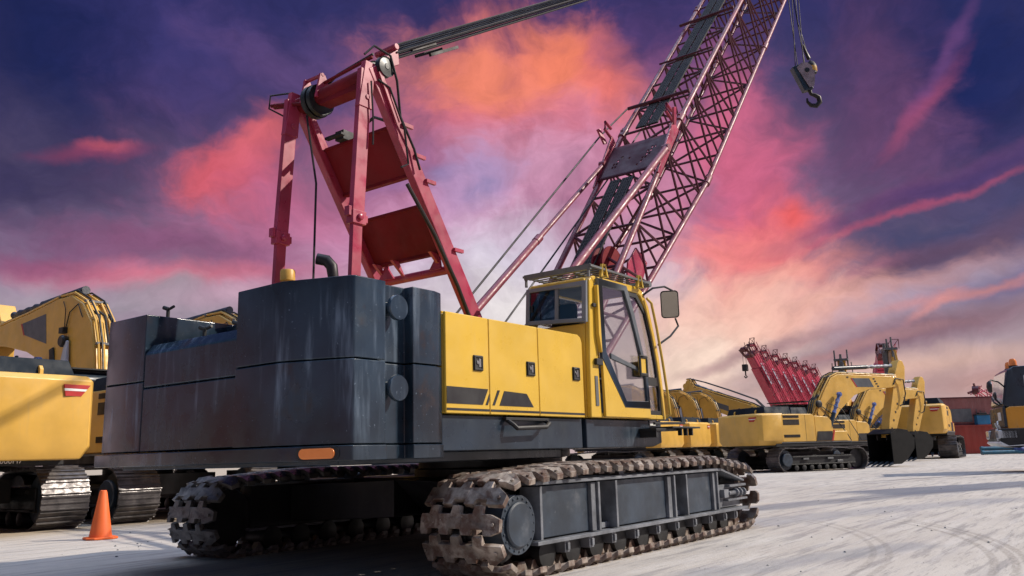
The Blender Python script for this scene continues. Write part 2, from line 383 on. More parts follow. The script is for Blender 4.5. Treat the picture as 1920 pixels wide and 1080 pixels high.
def make_world():
    w = bpy.data.worlds.new('World'); S.world = w; w.use_nodes = True
    nt = w.node_tree; L = nt.links; nt.nodes.clear()
    out = nt.nodes.new('ShaderNodeOutputWorld')
    tc = nt.nodes.new('ShaderNodeTexCoord'); g = tc.outputs['Generated']
    sep = nt.nodes.new('ShaderNodeSeparateXYZ'); L.new(g, sep.inputs[0])
    az = math_(nt, 'MULTIPLY', math_(nt, 'ARCTAN2', sep.outputs[1], sep.outputs[0]), 180/math.pi)
    el = math_(nt, 'MULTIPLY', math_(nt, 'ARCSINE', sep.outputs[2]), 180/math.pi)
    cmb = nt.nodes.new('ShaderNodeCombineXYZ'); L.new(az, cmb.inputs[0]); L.new(el, cmb.inputs[1])
    ae = cmb.outputs[0]
    def nz(scale, detail, rough, vec, stretch=(1, 1, 1), rot=0, off=0):
        mp = nt.nodes.new('ShaderNodeMapping'); mp.inputs['Scale'].default_value = stretch; mp.inputs['Rotation'].default_value = (0, 0, rad(rot))
        mp.inputs['Location'].default_value = (off, off*.7, off*.3)
        L.new(vec, mp.inputs[0])
        n = nt.nodes.new('ShaderNodeTexNoise'); n.inputs['Scale'].default_value = scale; n.inputs['Detail'].default_value = detail; n.inputs['Roughness'].default_value = rough
        L.new(mp.outputs[0], n.inputs['Vector'])
        return n
    def warp(amp, scale, detail, stretch, rot, vec, off=0):
        n = nz(scale, detail, .55, vec, stretch, rot, off)
        s = nt.nodes.new('ShaderNodeVectorMath'); s.operation = 'SUBTRACT'; L.new(n.outputs['Color'], s.inputs[0]); s.inputs[1].default_value = (.5, .5, .5)
        m = nt.nodes.new('ShaderNodeVectorMath'); m.operation = 'SCALE'; L.new(s.outputs[0], m.inputs[0]); m.inputs['Scale'].default_value = amp
        a = nt.nodes.new('ShaderNodeVectorMath'); a.operation = 'ADD'; L.new(vec, a.inputs[0]); L.new(m.outputs[0], a.inputs[1])
        return a.outputs[0]
    w1 = warp(7, .09, 4, (1, 1.3, 1), 0, ae)
    w0 = warp(3.0, .12, 5, (1, 1, 1), 0, ae, 11)
    w0 = warp(.7, .6, 5, (1, 1.5, 1), 0, w0, 5)
    w2 = warp(3.4, .24, 6, (1, 1.6, 1), 25, w1, 31)
    # wisps fan out from low behind the crane
    sw = nt.nodes.new('ShaderNodeSeparateXYZ'); L.new(w1, sw.inputs[0])
    dx_ = math_(nt, 'SUBTRACT', sw.outputs[0], 33.78); dy_ = math_(nt, 'SUBTRACT', sw.outputs[1], -2.36)
    ang = math_(nt, 'ARCTAN2', dy_, dx_)
    rr_ = math_(nt, 'SQRT', math_(nt, 'ADD', math_(nt, 'MULTIPLY', dx_, dx_), math_(nt, 'MULTIPLY', dy_, dy_)))
    pc = nt.nodes.new('ShaderNodeCombineXYZ'); L.new(math_(nt, 'MULTIPLY', ang, 4.2), pc.inputs[0]); L.new(math_(nt, 'MULTIPLY', rr_, .085), pc.inputs[1])
    wisp = nz(1.0, 9, .62, pc.outputs[0]).outputs['Fac']
    puff = nz(.21, 10, .62, w1, (1, 1.6, 1), 0, 7).outputs['Fac']
    fine = math_(nt, 'ADD', math_(nt, 'MULTIPLY', wisp, .55), math_(nt, 'MULTIPLY', puff, .45))
    # base: pale near the horizon, purple-blue above, bright zenith cap added overhead to fill the shade
    c = mixc(nt, ramp(nt, el, 1, 13), lin(200, 176, 178), lin(132, 112, 140))
    c = mixc(nt, ramp(nt, el, 9, 30), c, lin(50, 48, 98))
    c = mixc(nt, ramp(nt, sep.outputs[0], .15, -.5), c, mixc(nt, ramp(nt, el, 2, 17), lin(150, 104, 96), lin(62, 96, 132)))
    c = mixc(nt, ramp(nt, el, 50, 68), c, (1.22, 1.50, 2.10))
    def blob(a, e, ra, re_, rotd, col, amt=1., hard=.0, modul=.7):
        # a cloud bank at a compass direction of the sky, in degrees
        nonlocal c
        mp = nt.nodes.new('ShaderNodeMapping'); mp.vector_type = 'TEXTURE'
        mp.inputs['Location'].default_value = (a, e, 0); mp.inputs['Rotation'].default_value = (0, 0, rad(rotd))
        mp.inputs['Scale'].default_value = (ra, re_, 1e6)
        thin = re_ < 1.7
        L.new(w0 if thin else w2, mp.inputs[0])
        ln = nt.nodes.new('ShaderNodeVectorMath'); ln.operation = 'LENGTH'; L.new(mp.outputs[0], ln.inputs[0])
        d = math_(nt, 'ADD', ln.outputs['Value'], math_(nt, 'MULTIPLY', math_(nt, 'SUBTRACT', fine, .5), (-1.35 if thin else -2.2)*modul))
        f = ramp(nt, d, .05, 1.30, amt, 0)
        c = mixc(nt, f, c, lin(*col))
    # azimuth grows to the left, so a positive rotation here tips a bank down to the right
    B = SKY
    for b in B: blob(*b)
    det = ramp(nt, math_(nt, 'ADD', math_(nt, 'MULTIPLY', wisp, .6), math_(nt, 'MULTIPLY', nz(.55, 8, .65, w2, (1, 1.8, 1), 0, 3).outputs['Fac'], .4)), .34, .68, .86, 1.14)
    vm = nt.nodes.new('ShaderNodeVectorMath'); vm.operation = 'SCALE'; L.new(c, vm.inputs[0]); L.new(det, vm.inputs['Scale']); c = vm.outputs[0]
    bg = nt.nodes.new('ShaderNodeBackground'); L.new(c, bg.inputs[0]); bg.inputs[1].default_value = 1.
    sk = nt.nodes.new('ShaderNodeTexSky'); sk.sky_type = 'NISHITA'; sk.sun_disc = False; sk.sun_elevation = SUN_EL
    sk.sun_rotation = math.pi/2-SUN_AZ
    b2 = nt.nodes.new('ShaderNodeBackground'); L.new(sk.outputs[0], b2.inputs[0]); b2.inputs[1].default_value = .0012
    ad = nt.nodes.new('ShaderNodeAddShader'); L.new(bg.outputs[0], ad.inputs[0]); L.new(b2.outputs[0], ad.inputs[1])
    L.new(ad.outputs[0], out.inputs[0])

SKY = [  # azimuth, elevation, half-widths in degrees, tilt, colour, amount, hardness, raggedness
 (65.97, 26.16, 17.04, 11.09, 0, (26, 34, 82), 1, 0, .5),
 (6.29, 21.29, 13.98, 12.20, 0, (24, 34, 86), 1, 0, .5),
 (67.94, 17.33, 9.59, 4.44, 0, (48, 44, 84), .85, 0, .7),
 (36.58, 15.45, 28.10, 12.20, 0, (170, 112, 146), .75, 0, .6),
 (48.67, 16.55, 15.21, 6.65, -8, (184, 106, 142), 0.7, 0, 0.9),
 (56.91, 25.64, 11.52, 5.18, 15, (62, 56, 112), 0.7, 0, 1.0),
 (34.33, 24.04, 12.19, 5.55, 0, (218, 112, 122), 0.9, 0, 0.9),
 (29.15, 18.75, 9.54, 7.39, 0, (212, 136, 166), .8, 0, 1.0),
 (32.19, 27.24, 6.27, 2.59, 8, (240, 130, 98), 0.9, 0, 0.9),
 (38.63, 25.56, 7.02, 2.59, 10, (236, 132, 104), 0.9, 0, 0.9),
 (28.35, 25.42, 2.57, 4.07, -10, (236, 118, 104), 0.8, 0, 1.0),
 (51.78, 24.45, 6.80, 2.22, 25, (96, 72, 122), 0.7, 0, 1.0),
 (46.85, 21.95, 4.37, 2.22, 0, (176, 102, 130), 0.6, 0, 1.0),
 (25.45, 27.87, 4.73, 3.33, 0, (90, 64, 118), 0.7, 0, 1.0),
 (23.41, 24.58, 3.25, 4.44, 20, (120, 76, 130), 0.5, 0, 1.0),
 (34.91, 19.06, 6.28, 3.33, 0, (208, 152, 182), .85, 0, 1.0),
 (44.17, 19.88, 4.03, 2.22, -10, (150, 112, 162), 0.7, 0, 1.2),
 (39.58, 18.08, 4.06, 2.22, -20, (154, 142, 188), 0.8, 0, 1.3),
 (39.01, 17.78, 1.66, 0.96, -20, (104, 120, 168), 0.75, 0, 1.4),
 (41.88, 19.18, 1.47, 0.89, 0, (122, 120, 170), 0.6, 0, 1.4),
 (42.68, 15.18, 9.56, 3.70, 0, (206, 152, 188), 0.9, 0, 0.9),
 (36.68, 12.13, 12.57, 4.44, 0, (214, 204, 220), 0.95, 0, 0.7),
 (36.03, 8.79, 16.26, 3.33, 0, (234, 226, 226), 0.95, 0, 0.5),
 (56.28, 19.30, 4.20, 2.59, -12, (226, 92, 94), 0.85, 0, 1.1),
 (54.59, 21.33, 2.47, 1.85, -20, (228, 106, 106), 0.7, 0, 1.1),
 (53.07, 18.48, 5.33, 3.33, 0, (188, 98, 132), 0.6, 0, 1.0),
 (60.38, 14.01, 10.88, 1.85, 0, (132, 82, 118), .8, 0, .9),
 (59.30, 12.02, 10.27, 0.96, -4, (216, 120, 140), 0.85, 0, 0.9),
 (67.51, 11.94, 4.80, 0.81, 0, (140, 74, 110), 0.7, 0, 1.0),
 (61.73, 9.86, 14.45, 1.77, -3, (162, 149, 162), .95, 0, .6),
 (54.25, 11.19, 7.06, 1.11, -4, (204, 164, 184), 0.7, 0, 0.8),
 (65.11, 19.17, 3.94, 0.67, -14, (150, 68, 102), 0.7, 0, 0.8),
 (64.23, 19.78, 1.99, 0.44, -14, (200, 90, 108), 0.65, 0, 0.8),
 (19.88, 18.60, 4.27, 7.02, 0, (208, 98, 132), 0.85, 0, 1.0),
 (20.58, 20.78, 2.86, 4.07, 0, (214, 106, 136), 0.6, 0, 1.0),
 (11.32, 21.37, 4.74, 8.13, 0, (112, 72, 112), .75, 0, .9),
 (8.72, 20.37, 4.31, 0.67, -45, (176, 82, 118), .6, 0, 1.1),
 (6.96, 23.03, 4.26, 0.59, -52, (112, 70, 124), 0.6, 0, 0.8),
 (19.23, 13.94, 6.37, 2.96, -10, (228, 108, 118), 0.9, 0, 1.0),
 (16.96, 15.27, 1.40, 1.26, 0, (236, 96, 94), 0.85, 0, 1.1),
 (22.15, 12.96, 6.09, 2.22, 0, (238, 134, 130), 0.85, 0, 1.0),
 (8.62, 12.61, 10.51, 2.22, -14, (62, 66, 106), .85, 0, .8),
 (8.27, 15.46, 11.17, 0.96, -13, (112, 68, 112), 0.85, 0, 0.8),
 (10.26, 14.25, 9.34, 0.33, -12, (190, 84, 112), .6, 0, 1.0),
 (6.12, 15.96, 7.09, 0.74, -14, (66, 54, 104), 0.8, 0, 0.8),
 (10.00, 11.20, 11.29, 1.11, -16, (100, 74, 100), .9, 0, .8),
 (14.50, 10.47, 5.15, 0.52, -14, (168, 106, 130), 0.7, 0, 0.8),
 (17.11, 10.90, 6.63, 1.70, -8, (242, 150, 140), 0.85, 0, 0.9),
 (15.04, 8.45, 11.70, 1.85, -10, (228, 166, 156), .9, 0, .8),
 (22.15, 8.47, 9.66, 3.33, 0, (242, 188, 170), .9, 0, .7),
 (24.85, 5.40, 9.40, 3.33, 0, (243, 214, 196), .95, 0, .5),
 (8.22, 8.60, 8.47, 1.70, -10, (166, 152, 176), 0.85, 0, 0.8),
 (4.71, 9.46, 5.04, 1.26, -12, (104, 96, 140), 0.8, 0, 0.8),
 (10.54, 6.59, 12.59, 1.44, -12, (140, 106, 120), 1, 0, .8),
 (19.54, 6.39, 6.57, .55, -12, (158, 120, 128), .8, 0, .9),
 (6.54, 9.19, 7.66, .5, -12, (214, 140, 136), .7, 0, 1.0),
 (14.32, 5.99, 7.52, 0.44, -10, (176, 132, 134), 0.7, 0, 0.8),
 (9.14, 8.31, 2.30, 0.37, -35, (230, 150, 142), 0.6, 0, 0.8),
 (11.37, 4.53, 11.34, 1.11, -4, (220, 180, 166), 0.85, 0, 0.6),
 (6.88, 3.26, 6.39, 1.48, 0, (188, 144, 138), 0.8, 0, 0.6),
]
make_world()

# ---------------------------------------------------------------- ground
g = MB(); g.face([(-1500,-1500,0),(1500,-1500,0),(1500,1500,0),(-1500,1500,0)])
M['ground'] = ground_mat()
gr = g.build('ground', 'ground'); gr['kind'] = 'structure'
# ================================================================ the crawler crane
crane = empty('crawler_crane', (8.3, 6.6, 0), 'big crawler crane with yellow cab, red lattice boom and dark slab counterweights', 'crane')
YC, Y1, Y2 = 6.6, 4.70, 8.50

# ---- crawler tracks
def belt_path():
    P = []
    def arc(cx, cz, r, a0, a1, n=14):
        for i in range(n+1):
            a = rad(a0+(a1-a0)*i/n); P.append((cx+r*math.cos(a), cz+r*math.sin(a)))
    arc(5.78, .43, .385, 270, 95); P.append((6.9, .888)); P.append((8.4, .882)); P.append((9.75, .898))
    arc(10.68, .425, .375, 82, -90)
    P.append(P[0])
    return P
def sample(P, n):
    L = [0]
    for a, b in zip(P, P[1:]): L.append(L[-1]+math.dist(a, b))
    out = []
    for k in range(n):
        t = L[-1]*k/n
        i = max(j for j in range(len(L)) if L[j] <= t+1e-9); i = min(i, len(P)-2)
        f = (t-L[i])/max(1e-9, L[i+1]-L[i])
        a, b = P[i], P[i+1]
        p = (a[0]+(b[0]-a[0])*f, a[1]+(b[1]-a[1])*f)
        out.append(p)
    res = []
    for k in range(n):
        a, b = out[k-1], out[(k+1) % n]
        d = V((b[0]-a[0], 0, b[1]-a[1])).normalized()
        res.append((out[k], d))
    return res
def shoe_mesh():
    m = MB(); bm = m.bm
    # outline in travel (u) and width (w); tabs lead, notches trail
    tabs = (-.235, 0, .235)
    lead, trail = [], []
    for t in tabs:
        lead += [(.080, t-.052), (.150, t-.040), (.150, t+.040), (.080, t+.052)]
    for t in reversed(tabs):
        trail += [(-.090, t+.068), (-.042, t+.058), (-.042, t-.058), (-.090, t-.068)]
    pts = [(.080, -.37), *lead, (.080, .37), (.045, .43), (-.055, .43), (-.090, .37), *trail, (-.090, -.37), (-.055, -.43), (.045, -.43)]
    def zz(u, w): return (-.055 if abs(w) > .42 else 0)+(-.012 if u > .1 else 0)
    top = [bm.verts.new((u, w, .03+zz(u, w))) for u, w in pts]
    bot = [bm.verts.new((u*.97, w*.985, -.022+zz(u, w))) for u, w in pts]
    n = len(pts)
    for i in range(n): bm.faces.new((top[i], top[(i+1) % n], bot[(i+1) % n], bot[i]))
    bm.faces.new(top); bm.faces.new(bot[::-1])
    # raised pads, driving lugs inside
    m.box(-.03, .05, -.07, .07, .028, .038)
    for w in (-.15, .15):
        m.prism([(-.09, -.02), (.09, -.02), (.05, -.10), (-.05, -.10)], 'y', w-.05, w+.05)
    for w in (-.38, .38): m.lathe((0, w, 0), 'z', [(.018, .0), (.018, .012)], 8)
    return m
class RibSet:
    def __init__(s, par, mat): s.par, s.mat = par, mat
    def box(s, *a): MB().box(*a).build('stiffener', s.mat, s.par, .004)
def build_track(near):
    yo = (lambda d: 4.22+d) if near else (lambda d: 8.98-d)
    lo = lambda a, b: (min(yo(a), yo(b)), max(yo(a), yo(b)))
    fr = MB()
    a, b = lo(.42, .62)
    core = MB(); core.prism([(6.05,.29),(10.3,.29),(10.75,.34),(10.75,.60),(10.0,.76),(6.05,.76)], 'y', a, b)
    a, b = lo(.12, .32)
    # recessed plates: the openings between them stay open
    for x0, x1 in ((6.16,7.03),(7.43,8.66),(9.06,9.84)):
        fr.box(x0, x1, *lo(.135, .30), .30, .75)
    o = fr.build('track_frame', 'frame', crane, .008); core.build('frame_core', 'black', o)  # core's black colour paints in the shade of the deep openings
    ribs = RibSet(o, 'edge' if near else 'frame')
    for x in (6.10, 7.08, 7.415, 8.72, 9.03, 9.90): ribs.box(x-.018, x+.018, *lo(.075, .30), .295, .748)
    for x in (7.02, 8.64, 9.86): ribs.box(x-.05, x+.035, *lo(.10, .30), .297, .746)
    ribs.box(7.1, 7.40, *lo(.17, .30), .298, .35); ribs.box(8.74, 9.01, *lo(.17, .30), .298, .35)
    fl = MB()
    fl.box(6.02, 10.0, *lo(.065, .66), .762, .79); fl.box(6.02, 10.80, *lo(.065, .66), .255, .287)
    fl.hexa([(10.0, yo(.065), .762), (10.0, yo(.66), .762), (10.0, yo(.66), .79), (10.0, yo(.065), .79)],
            [(10.72, yo(.065), .605), (10.72, yo(.66), .605), (10.72, yo(.66), .63), (10.72, yo(.065), .63)])
    fl.build('flange', 'edge', o, .004)
    ten = MB()
    ten.box(10.0, 10.78, *lo(.17, .31), .30, .58); ten.box(10.32, 10.86, *lo(.10, .30), .545, .575); ten.box(10.25, 10.88, *lo(.10, .30), .375, .40)
    for x in (10.5, 10.62, 10.74): ten.lathe((x, yo(.12), .47), 'x', [(.03,0),(.055,.015),(.055,.045),(.03,.06)], 12)
    ten.cyl((10.3, yo(.12), .47), (10.85, yo(.12), .47), .028, 10)
    ten.box(10.16, 10.3, *lo(.11, .20), .42, .52)
    ten.build('track_tensioner', 'edge', o, .003)
    # drive end
    d = MB(); s = -1 if near else 1
    d.lathe((5.79, yo(.10), .45), 'y', [(.20, s*.0), (.245, s*-.0), (.245, -s*.30), (.1, -s*.3)], 40)
    d.lathe((5.79, yo(.10), .45), 'y', [(.19, 0), (.19, s*.018), (.175, s*.03), (.0005, s*.03)], 40)
    for k in range(20):
        t = 2*math.pi*k/20
        d.lathe((5.79+.217*math.cos(t), yo(.10), .45+.217*math.sin(t)), 'y', [(.011, 0), (.011, s*.01), (.0005, s*.012)], 6)
    d.build('drive_cover', 'frame', o, .004)
    for cx, cz, nm in ((5.78, .43, 'sprocket'), (10.68, .425, 'idler')):
        w = MB()
        w.lathe((cx, yo(.43), cz), 'y', [(.06, -.15), (.30, -.14), (.33, -.09), (.33, .09), (.30, .14), (.06, .15)], 36)
        if nm == 'sprocket':
            for k in range(11):
                t = 2*math.pi*k/11; w.bar((cx+.2*math.cos(t), yo(.43), cz+.2*math.sin(t)), (cx+.37*math.cos(t), yo(.43), cz+.37*math.sin(t)), .11, .09, (0, 1, 0))
        w.build(nm, 'black', o)
    for k, x in enumerate((6.32, 6.74, 7.16, 7.62, 8.10, 8.56, 9.02, 9.46, 9.90, 10.24)):
        r = MB(); r.lathe((x, yo(.43), .16), 'y', [(.05,-.26),(.13,-.25),(.135,-.17),(.10,-.15),(.10,.15),(.135,.17),(.13,.25),(.05,.26)], 20)
        r.build('track_roller', 'black', o)
        q = MB(); q.box(x+.165, x+.245, *lo(.10, .3), .15, .254); q.box(x+.185, x+.225, *lo(.08, .102), .17, .235)
        q.build('roller_bracket', 'edge', o, .006)
    for x in (6.85, 7.75, 8.9, 9.7):
        q = MB(); q.box(x-.05, x+.05, *lo(.2, .34), .791, .83); q.lathe((x, yo(.43), .815), 'y', [(.045,-.2),(.045,.2)], 14)
        q.build('carrier_roller', 'edge', o, .004)
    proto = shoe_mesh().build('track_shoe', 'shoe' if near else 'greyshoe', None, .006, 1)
    me = proto.data; mods = proto
    for k, (p, dr) in enumerate(sample(belt_path(), 56)):
        c = proto if k == 0 else proto.copy()
        if k: COL.objects.link(c)
        attach(c, o)
        x = dr; y = V((0, 1, 0)); z = x.cross(y)
        Rm = Matrix((x, y, z)).transposed()
        if Rm.determinant() < 0: pass
        c.matrix_basis = Matrix.Translation((p[0]+z.x*.025, yo(.43), p[1]+z.z*.025)) @ Rm.to_4x4()
    return o
build_track(True); build_track(False)

cb = MB()
cb.box(7.3, 9.3, 5.2, 8.0, .42, .80)
for x in (6.9, 9.4): cb.hexa([(x-.3,4.86,.32),(x+.3,4.86,.32),(x+.3,4.86,.74),(x-.3,4.86,.74)], [(x-.3+(.5 if x<8 else -.5),6.6,.4),(x+.3,6.6,.4),(x+.3,6.6,.8),(x-.3,6.6,.8)]); cb.hexa([(x-.3,8.34,.32),(x+.3,8.34,.32),(x+.3,8.34,.74),(x-.3,8.34,.74)], [(x-.3,6.6,.4),(x+.3,6.6,.4),(x+.3,6.6,.8),(x-.3,6.6,.8)])
cbo = cb.build('carbody', 'black', crane, .01)
sr = MB(); sr.lathe((8.3, 6.6, .78), 'z', [(.95,0),(.95,.1),(.9,.12),(.9,.2),(1.0,.22),(1.0,.30)], 48)
sr.build('slewing_ring', 'black', cbo)

# ---- upper deck
dk = MB()
dk.box(5.32, 7.545, 4.75, 8.46, 1.075, 1.385)
dk.prism([(7.60,1.075),(9.10,1.075),(9.33,1.12),(9.33,1.385),(7.60,1.385)], 'y', 4.73, 5.9)
dk.box(7.545, 9.2, 4.80, 8.4, 1.10, 1.37)
dk.box(4.4, 7.5, 5.0, 8.2, .985, 1.078)
deck = dk.build('deck', 'deck', crane, .012)
h = MB(); h.tube([(6.2,4.735,1.355),(6.22,4.66,1.30),(6.24,4.64,1.27),(6.72,4.64,1.285),(6.80,4.66,1.32),(6.83,4.74,1.355)], .022, 8); h.box(6.16, 6.86, 4.70, 4.752, 1.345, 1.372)
h.build('step_handle', 'rubber', deck, .004)
st = MB(); st.box(8.75, 9.35, 4.50, 4.735, 1.255, 1.285); st.box(9.02, 9.78, 4.42, 4.9, 1.285, 1.305); st.box(8.78, 8.84, 4.52, 4.735, 1.18, 1.26)
for x in (9.3, 9.45, 9.6): st.box(x, x+.03, 4.45, 4.5, 1.2, 1.29)
st.bar((8.8,4.55,1.34),(9.5,4.5,1.35),.03,.03)
st.build('access_step', 'black', deck, .004)
pl = MB(); pl.box(9.02, 9.16, 4.716, 4.729, 1.325, 1.38); pl.build('data_plate', 'white', deck)

# ---- engine house
hs = MB(); hs.box(5.325, 7.53, 4.735, 6.05, 1.392, 2.262); hs.box(5.0, 7.3, 6.05, 8.3, 1.392, 2.05)
house = hs.build('engine_house', 'yellow', crane, .02)
for k, (x0, x1) in enumerate(((5.323, 5.918), (5.926, 6.703), (6.711, 7.535))):
    d = MB()
    if k < 2: d.box(x0, x1, 4.70, 4.734, 1.392, 2.272)
    else: d.prism([(x0,1.392),(x1,1.392),(x1,2.19),(x1-.025,2.245),(x1-.08,2.272),(x0,2.272)], 'y', 4.70, 4.734)
    do = d.build('side_door', 'yellow', house, .010)
    xl = (5.755, 6.565, 7.385)[k]
    q = MB(); q.box(xl-.065, xl+.065, 4.690, 4.702, 1.775, 1.915); q.hole([(xl-.06,1.78),(xl+.06,1.78),(xl+.06,1.91),(xl-.06,1.91)], [(xl-.045,1.797),(xl+.045,1.797),(xl+.045,1.893),(xl-.045,1.893)], 'y', 4.680, 4.692)
    lo_ = q.build('latch', 'rubber', do, .004)
    q = MB(); q.box(xl+.004, xl+.034, 4.684, 4.691, 1.81, 1.885); q.lathe((xl-.012, 4.69, 1.85), 'y', [(.016,0),(.016,-.008)], 12)
    q.build('lock', 'steel', lo_, .002)
    q = MB(); y0, y1 = 4.6965, 4.7005
    if k == 0:
        q.prism([(5.33,1.475),(5.815,1.475),(5.895,1.618),(5.33,1.622)], 'y', y0, y1)
    elif k == 1:
        q.prism([(6.06,1.475),(6.60,1.475),(6.49,1.60),(6.135,1.612)], 'y', y0, y1)
        q.prism([(5.955,1.475),(5.990,1.475),(6.070,1.614),(6.035,1.615)], 'y', y0, y1)
    if k == 0: q.prism([(5.855,1.475),(5.888,1.475),(5.914,1.53),(5.914,1.58)], 'y', y0, y1)
    q.prism([(x0+.008,1.418),(x1-.004,1.418),(x1-.004,1.438),(x0+.008,1.438)], 'y', y0, y1)
    q.build('stripe', 'marking', do)
rf = MB(); rf.box(5.34, 7.5, 4.76, 6.0, 2.262, 2.285); rf.build('roof_panel', 'yellow', house, .01)

# ---- counterweight
def slab(name, pts, z0, z1, mat='ballast', bev=.009, parent=crane):
    return MB().prism(pts, 'z', z0, z1).build(name, mat, parent, bev, 2)
R_ = [(4.06,5.885),(4.05,5.29),(4.262,4.72),(4.285,4.70),(4.61,4.70),(4.61,4.80),(4.92,4.80),(4.92,4.70),(5.20,4.70),(5.31,4.735),(5.31,5.885)]
Lb = [(4.11,7.385),(4.11,8.06),(4.34,8.50),(5.31,8.50),(5.31,7.385)]
tray = [(4.045,8.06),(4.03,5.29),(4.245,4.715),(4.27,4.69),(4.62,4.69),(4.62,4.79),(4.915,4.79),(4.915,4.69),(5.2,4.69),(5.315,4.725),(5.315,8.5),(4.3,8.5)]
tr = slab('ballast_tray', tray, 1.02, 1.135)
MB().box(4.2, 4.88, 5.86, 7.40, 1.15, 2.0).build('ballast_core', 'black', crane)
low = slab('ballast_slab', R_, 1.143, 1.782); slab('ballast_slab', R_, 1.792, 2.43)
slab('ballast_slab', Lb, 1.152, 1.790); slab('ballast_slab', Lb, 1.800, 2.432)
slab('ballast_slab', [(4.10,5.915),(4.10,7.355),(4.9,7.355),(4.9,5.915)], 1.15, 1.722)
MB().prism([(4.10,1.732),(4.9,1.732),(4.9,2.14),(4.17,2.14),(4.10,2.045)], 'y', 5.915, 7.355).build('ballast_slab', 'ballast', crane, .014)
for z in (2.225, 1.575):
    q = MB(); q.lathe((4.735,4.80,z), 'y', [(.060,0),(.060,-.085),(.104,-.09),(.107,-.10),(.107,-.118),(.100,-.128),(.0005,-.128)], 36)
    q.build('lifting_lug', 'ballast', crane)
q = MB(); t = V((4.2455-4.03, 4.715-5.29, 0)).normalized(); nrm = V((t.y, -t.x, 0)); cc = V((4.157,4.952,1.078))
q = MB()
def lozenge(w, hh, off, th):
    P = []
    for k in range(20):
        a = 2*math.pi*k/20; ca, sa = math.cos(a), math.sin(a)
        P.append(cc+t*((w-hh)*(1 if ca > 0 else -1)+hh*ca)*1+V((0,0,hh*sa))+nrm*off)
    return [tuple(p) for p in P], [tuple(p+nrm*th) for p in P]
nrm = nrm if nrm.x < 0 else -nrm
q.hexa(*lozenge(.185, .052, -.004, .018)); sm = q.build('lamp_surround', 'rubber', tr)
q = MB(); q.hexa(*lozenge(.150, .040, .012, .016)); q.build('marker_lamp', 'amber', sm, .004)
# gear on top of the low middle
MB().box(4.62, 5.2, 6.05, 6.5, 2.05, 2.40).build('hydraulic_box', 'deck', crane, .008)
MB().box(4.95, 5.28, 6.6, 7.36, 2.05, 2.40).build('hydraulic_box', 'ballast', crane, .008)
for x, y, z, L_ in ((4.39,7.5,2.43,.1),(4.32,6.75,2.14,.11),(4.36,6.3,2.14,.13)):
    q = MB(); q.cyl((x,y,z),(x,y,z+.10),.018,10); q.cyl((x,y-L_*.3,z+.10),(x,y-L_,z+.115),.014,8); q.cyl((x,y,z+.10),(x-.02,y+.05,z+.12),.02,8)
    q.build('tee_handle', 'black', crane)
q = MB(); q.tube([(5.06,5.9,2.25),(5.1,5.9,2.72),(5.09,5.91,2.82),(5.06,5.95,2.88),(5.0,6.02,2.90)], [.052,.052,.056,.056,.054], 14)
q.build('exhaust_pipe', 'rope', house)
q = MB(); q.lathe((5.35,6.9,2.0), 'z', [(.06,0),(.06,.86),(.078,.87),(.078,.97),(.07,.985),(.0005,.985)], 24); q.build('filter_cap', 'tan', house)

# ---- gantry
GY = (6.0, 7.2)
gm = MB(); gm.cyl((5.70,5.98,5.05),(5.70,7.22,5.0),.092,20); gm.box(5.64,5.80,6.05,6.8,4.90,4.97)
gm.bar((5.70,6.02,5.24),(5.70,7.0,5.16),.03,.03); gm.cyl((5.6,7.2,5.0),(5.52,7.44,5.02),.035,10); gm.cyl((5.7,6.8,4.95),(5.46,7.42,5.0),.022,8)
gantry = gm.build('gantry', 'maroon', crane, .006)
for y in GY:
    s = -1 if y < 6.6 else 1
    p = MB(); p.bar((5.425,y,2.0),(5.475,y,3.42),.055,.125,(1,0,0)); p.bar((5.47,y,3.36),(5.575,y,5.03),.065,.155,(1,0,0))
    p.hexa([(5.46,y-.042,4.6),(5.645,y-.042,4.6),(5.645,y+.028,4.6),(5.46,y+.028,4.6)], [(5.55,y-.042,5.13),(5.68,y-.042,5.13),(5.68,y+.028,5.13),(5.55,y+.028,5.13)]); p.lathe((5.575,y-.042,4.72),'y',[(.028,0),(.028,-.012)],14)
    po = p.build('rear_post', 'crimson', gantry, .008)
    q = MB(); q.box(5.385,5.565,y-.05,y+.05,3.33,3.47); q.lathe((5.475,y-.05,3.40),'y',[(.035,0),(.035,-.025),(.022,-.032)],16); q.box(5.345,5.386,y-.035,y+.035,3.40,3.50); q.box(5.564,5.60,y-.035,y+.035,3.36,3.44)
    q.build('pin_joint', 'crimson', po, .006)
    p = MB(); p.bar((5.66,y,5.10),(7.52,y,2.25),.10,.185,(1,0,.6))
    lg = p.build('front_leg', 'crimson', gantry, .014)
    for zz in (4.55, 4.25, 4.0, 3.3):
        x = 5.66+(5.10-zz)*1.86/2.85; MB().box(x+.05, x+.2, y-.085, y-.05, zz, zz+.04).build('bracket', 'crimson', lg)
    MB().bar((5.72,y-.07,5.05),(5.98,y-.075,4.55),.03,.05).build('cable_duct', 'crimson', lg)
def leg(z, off=0): return 5.66+(5.10-z)*1.86/2.85+off
for z0, z1 in ((4.55, 4.08), (3.78, 3.30)):
    q = MB(); q.hexa([(leg(z0),6.06,z0),(leg(z0)+.035,6.06,z0+.02),(leg(z0)+.035,7.14,z0+.02),(leg(z0),7.14,z0)], [(leg(z1),6.06,z1),(leg(z1)+.035,6.06,z1+.02),(leg(z1)+.035,7.14,z1+.02),(leg(z1),7.14,z1)])
    for z in (z0, z1): q.box(leg(z)-.02, leg(z)+.05, 6.06, 7.14, z-.012, z+.022)
    q.build('cross_plate', 'maroon', gantry, .004)
q = MB(); q.cyl((leg(3.12),6.0,3.12),(leg(3.12),7.2,3.12),.05,14)
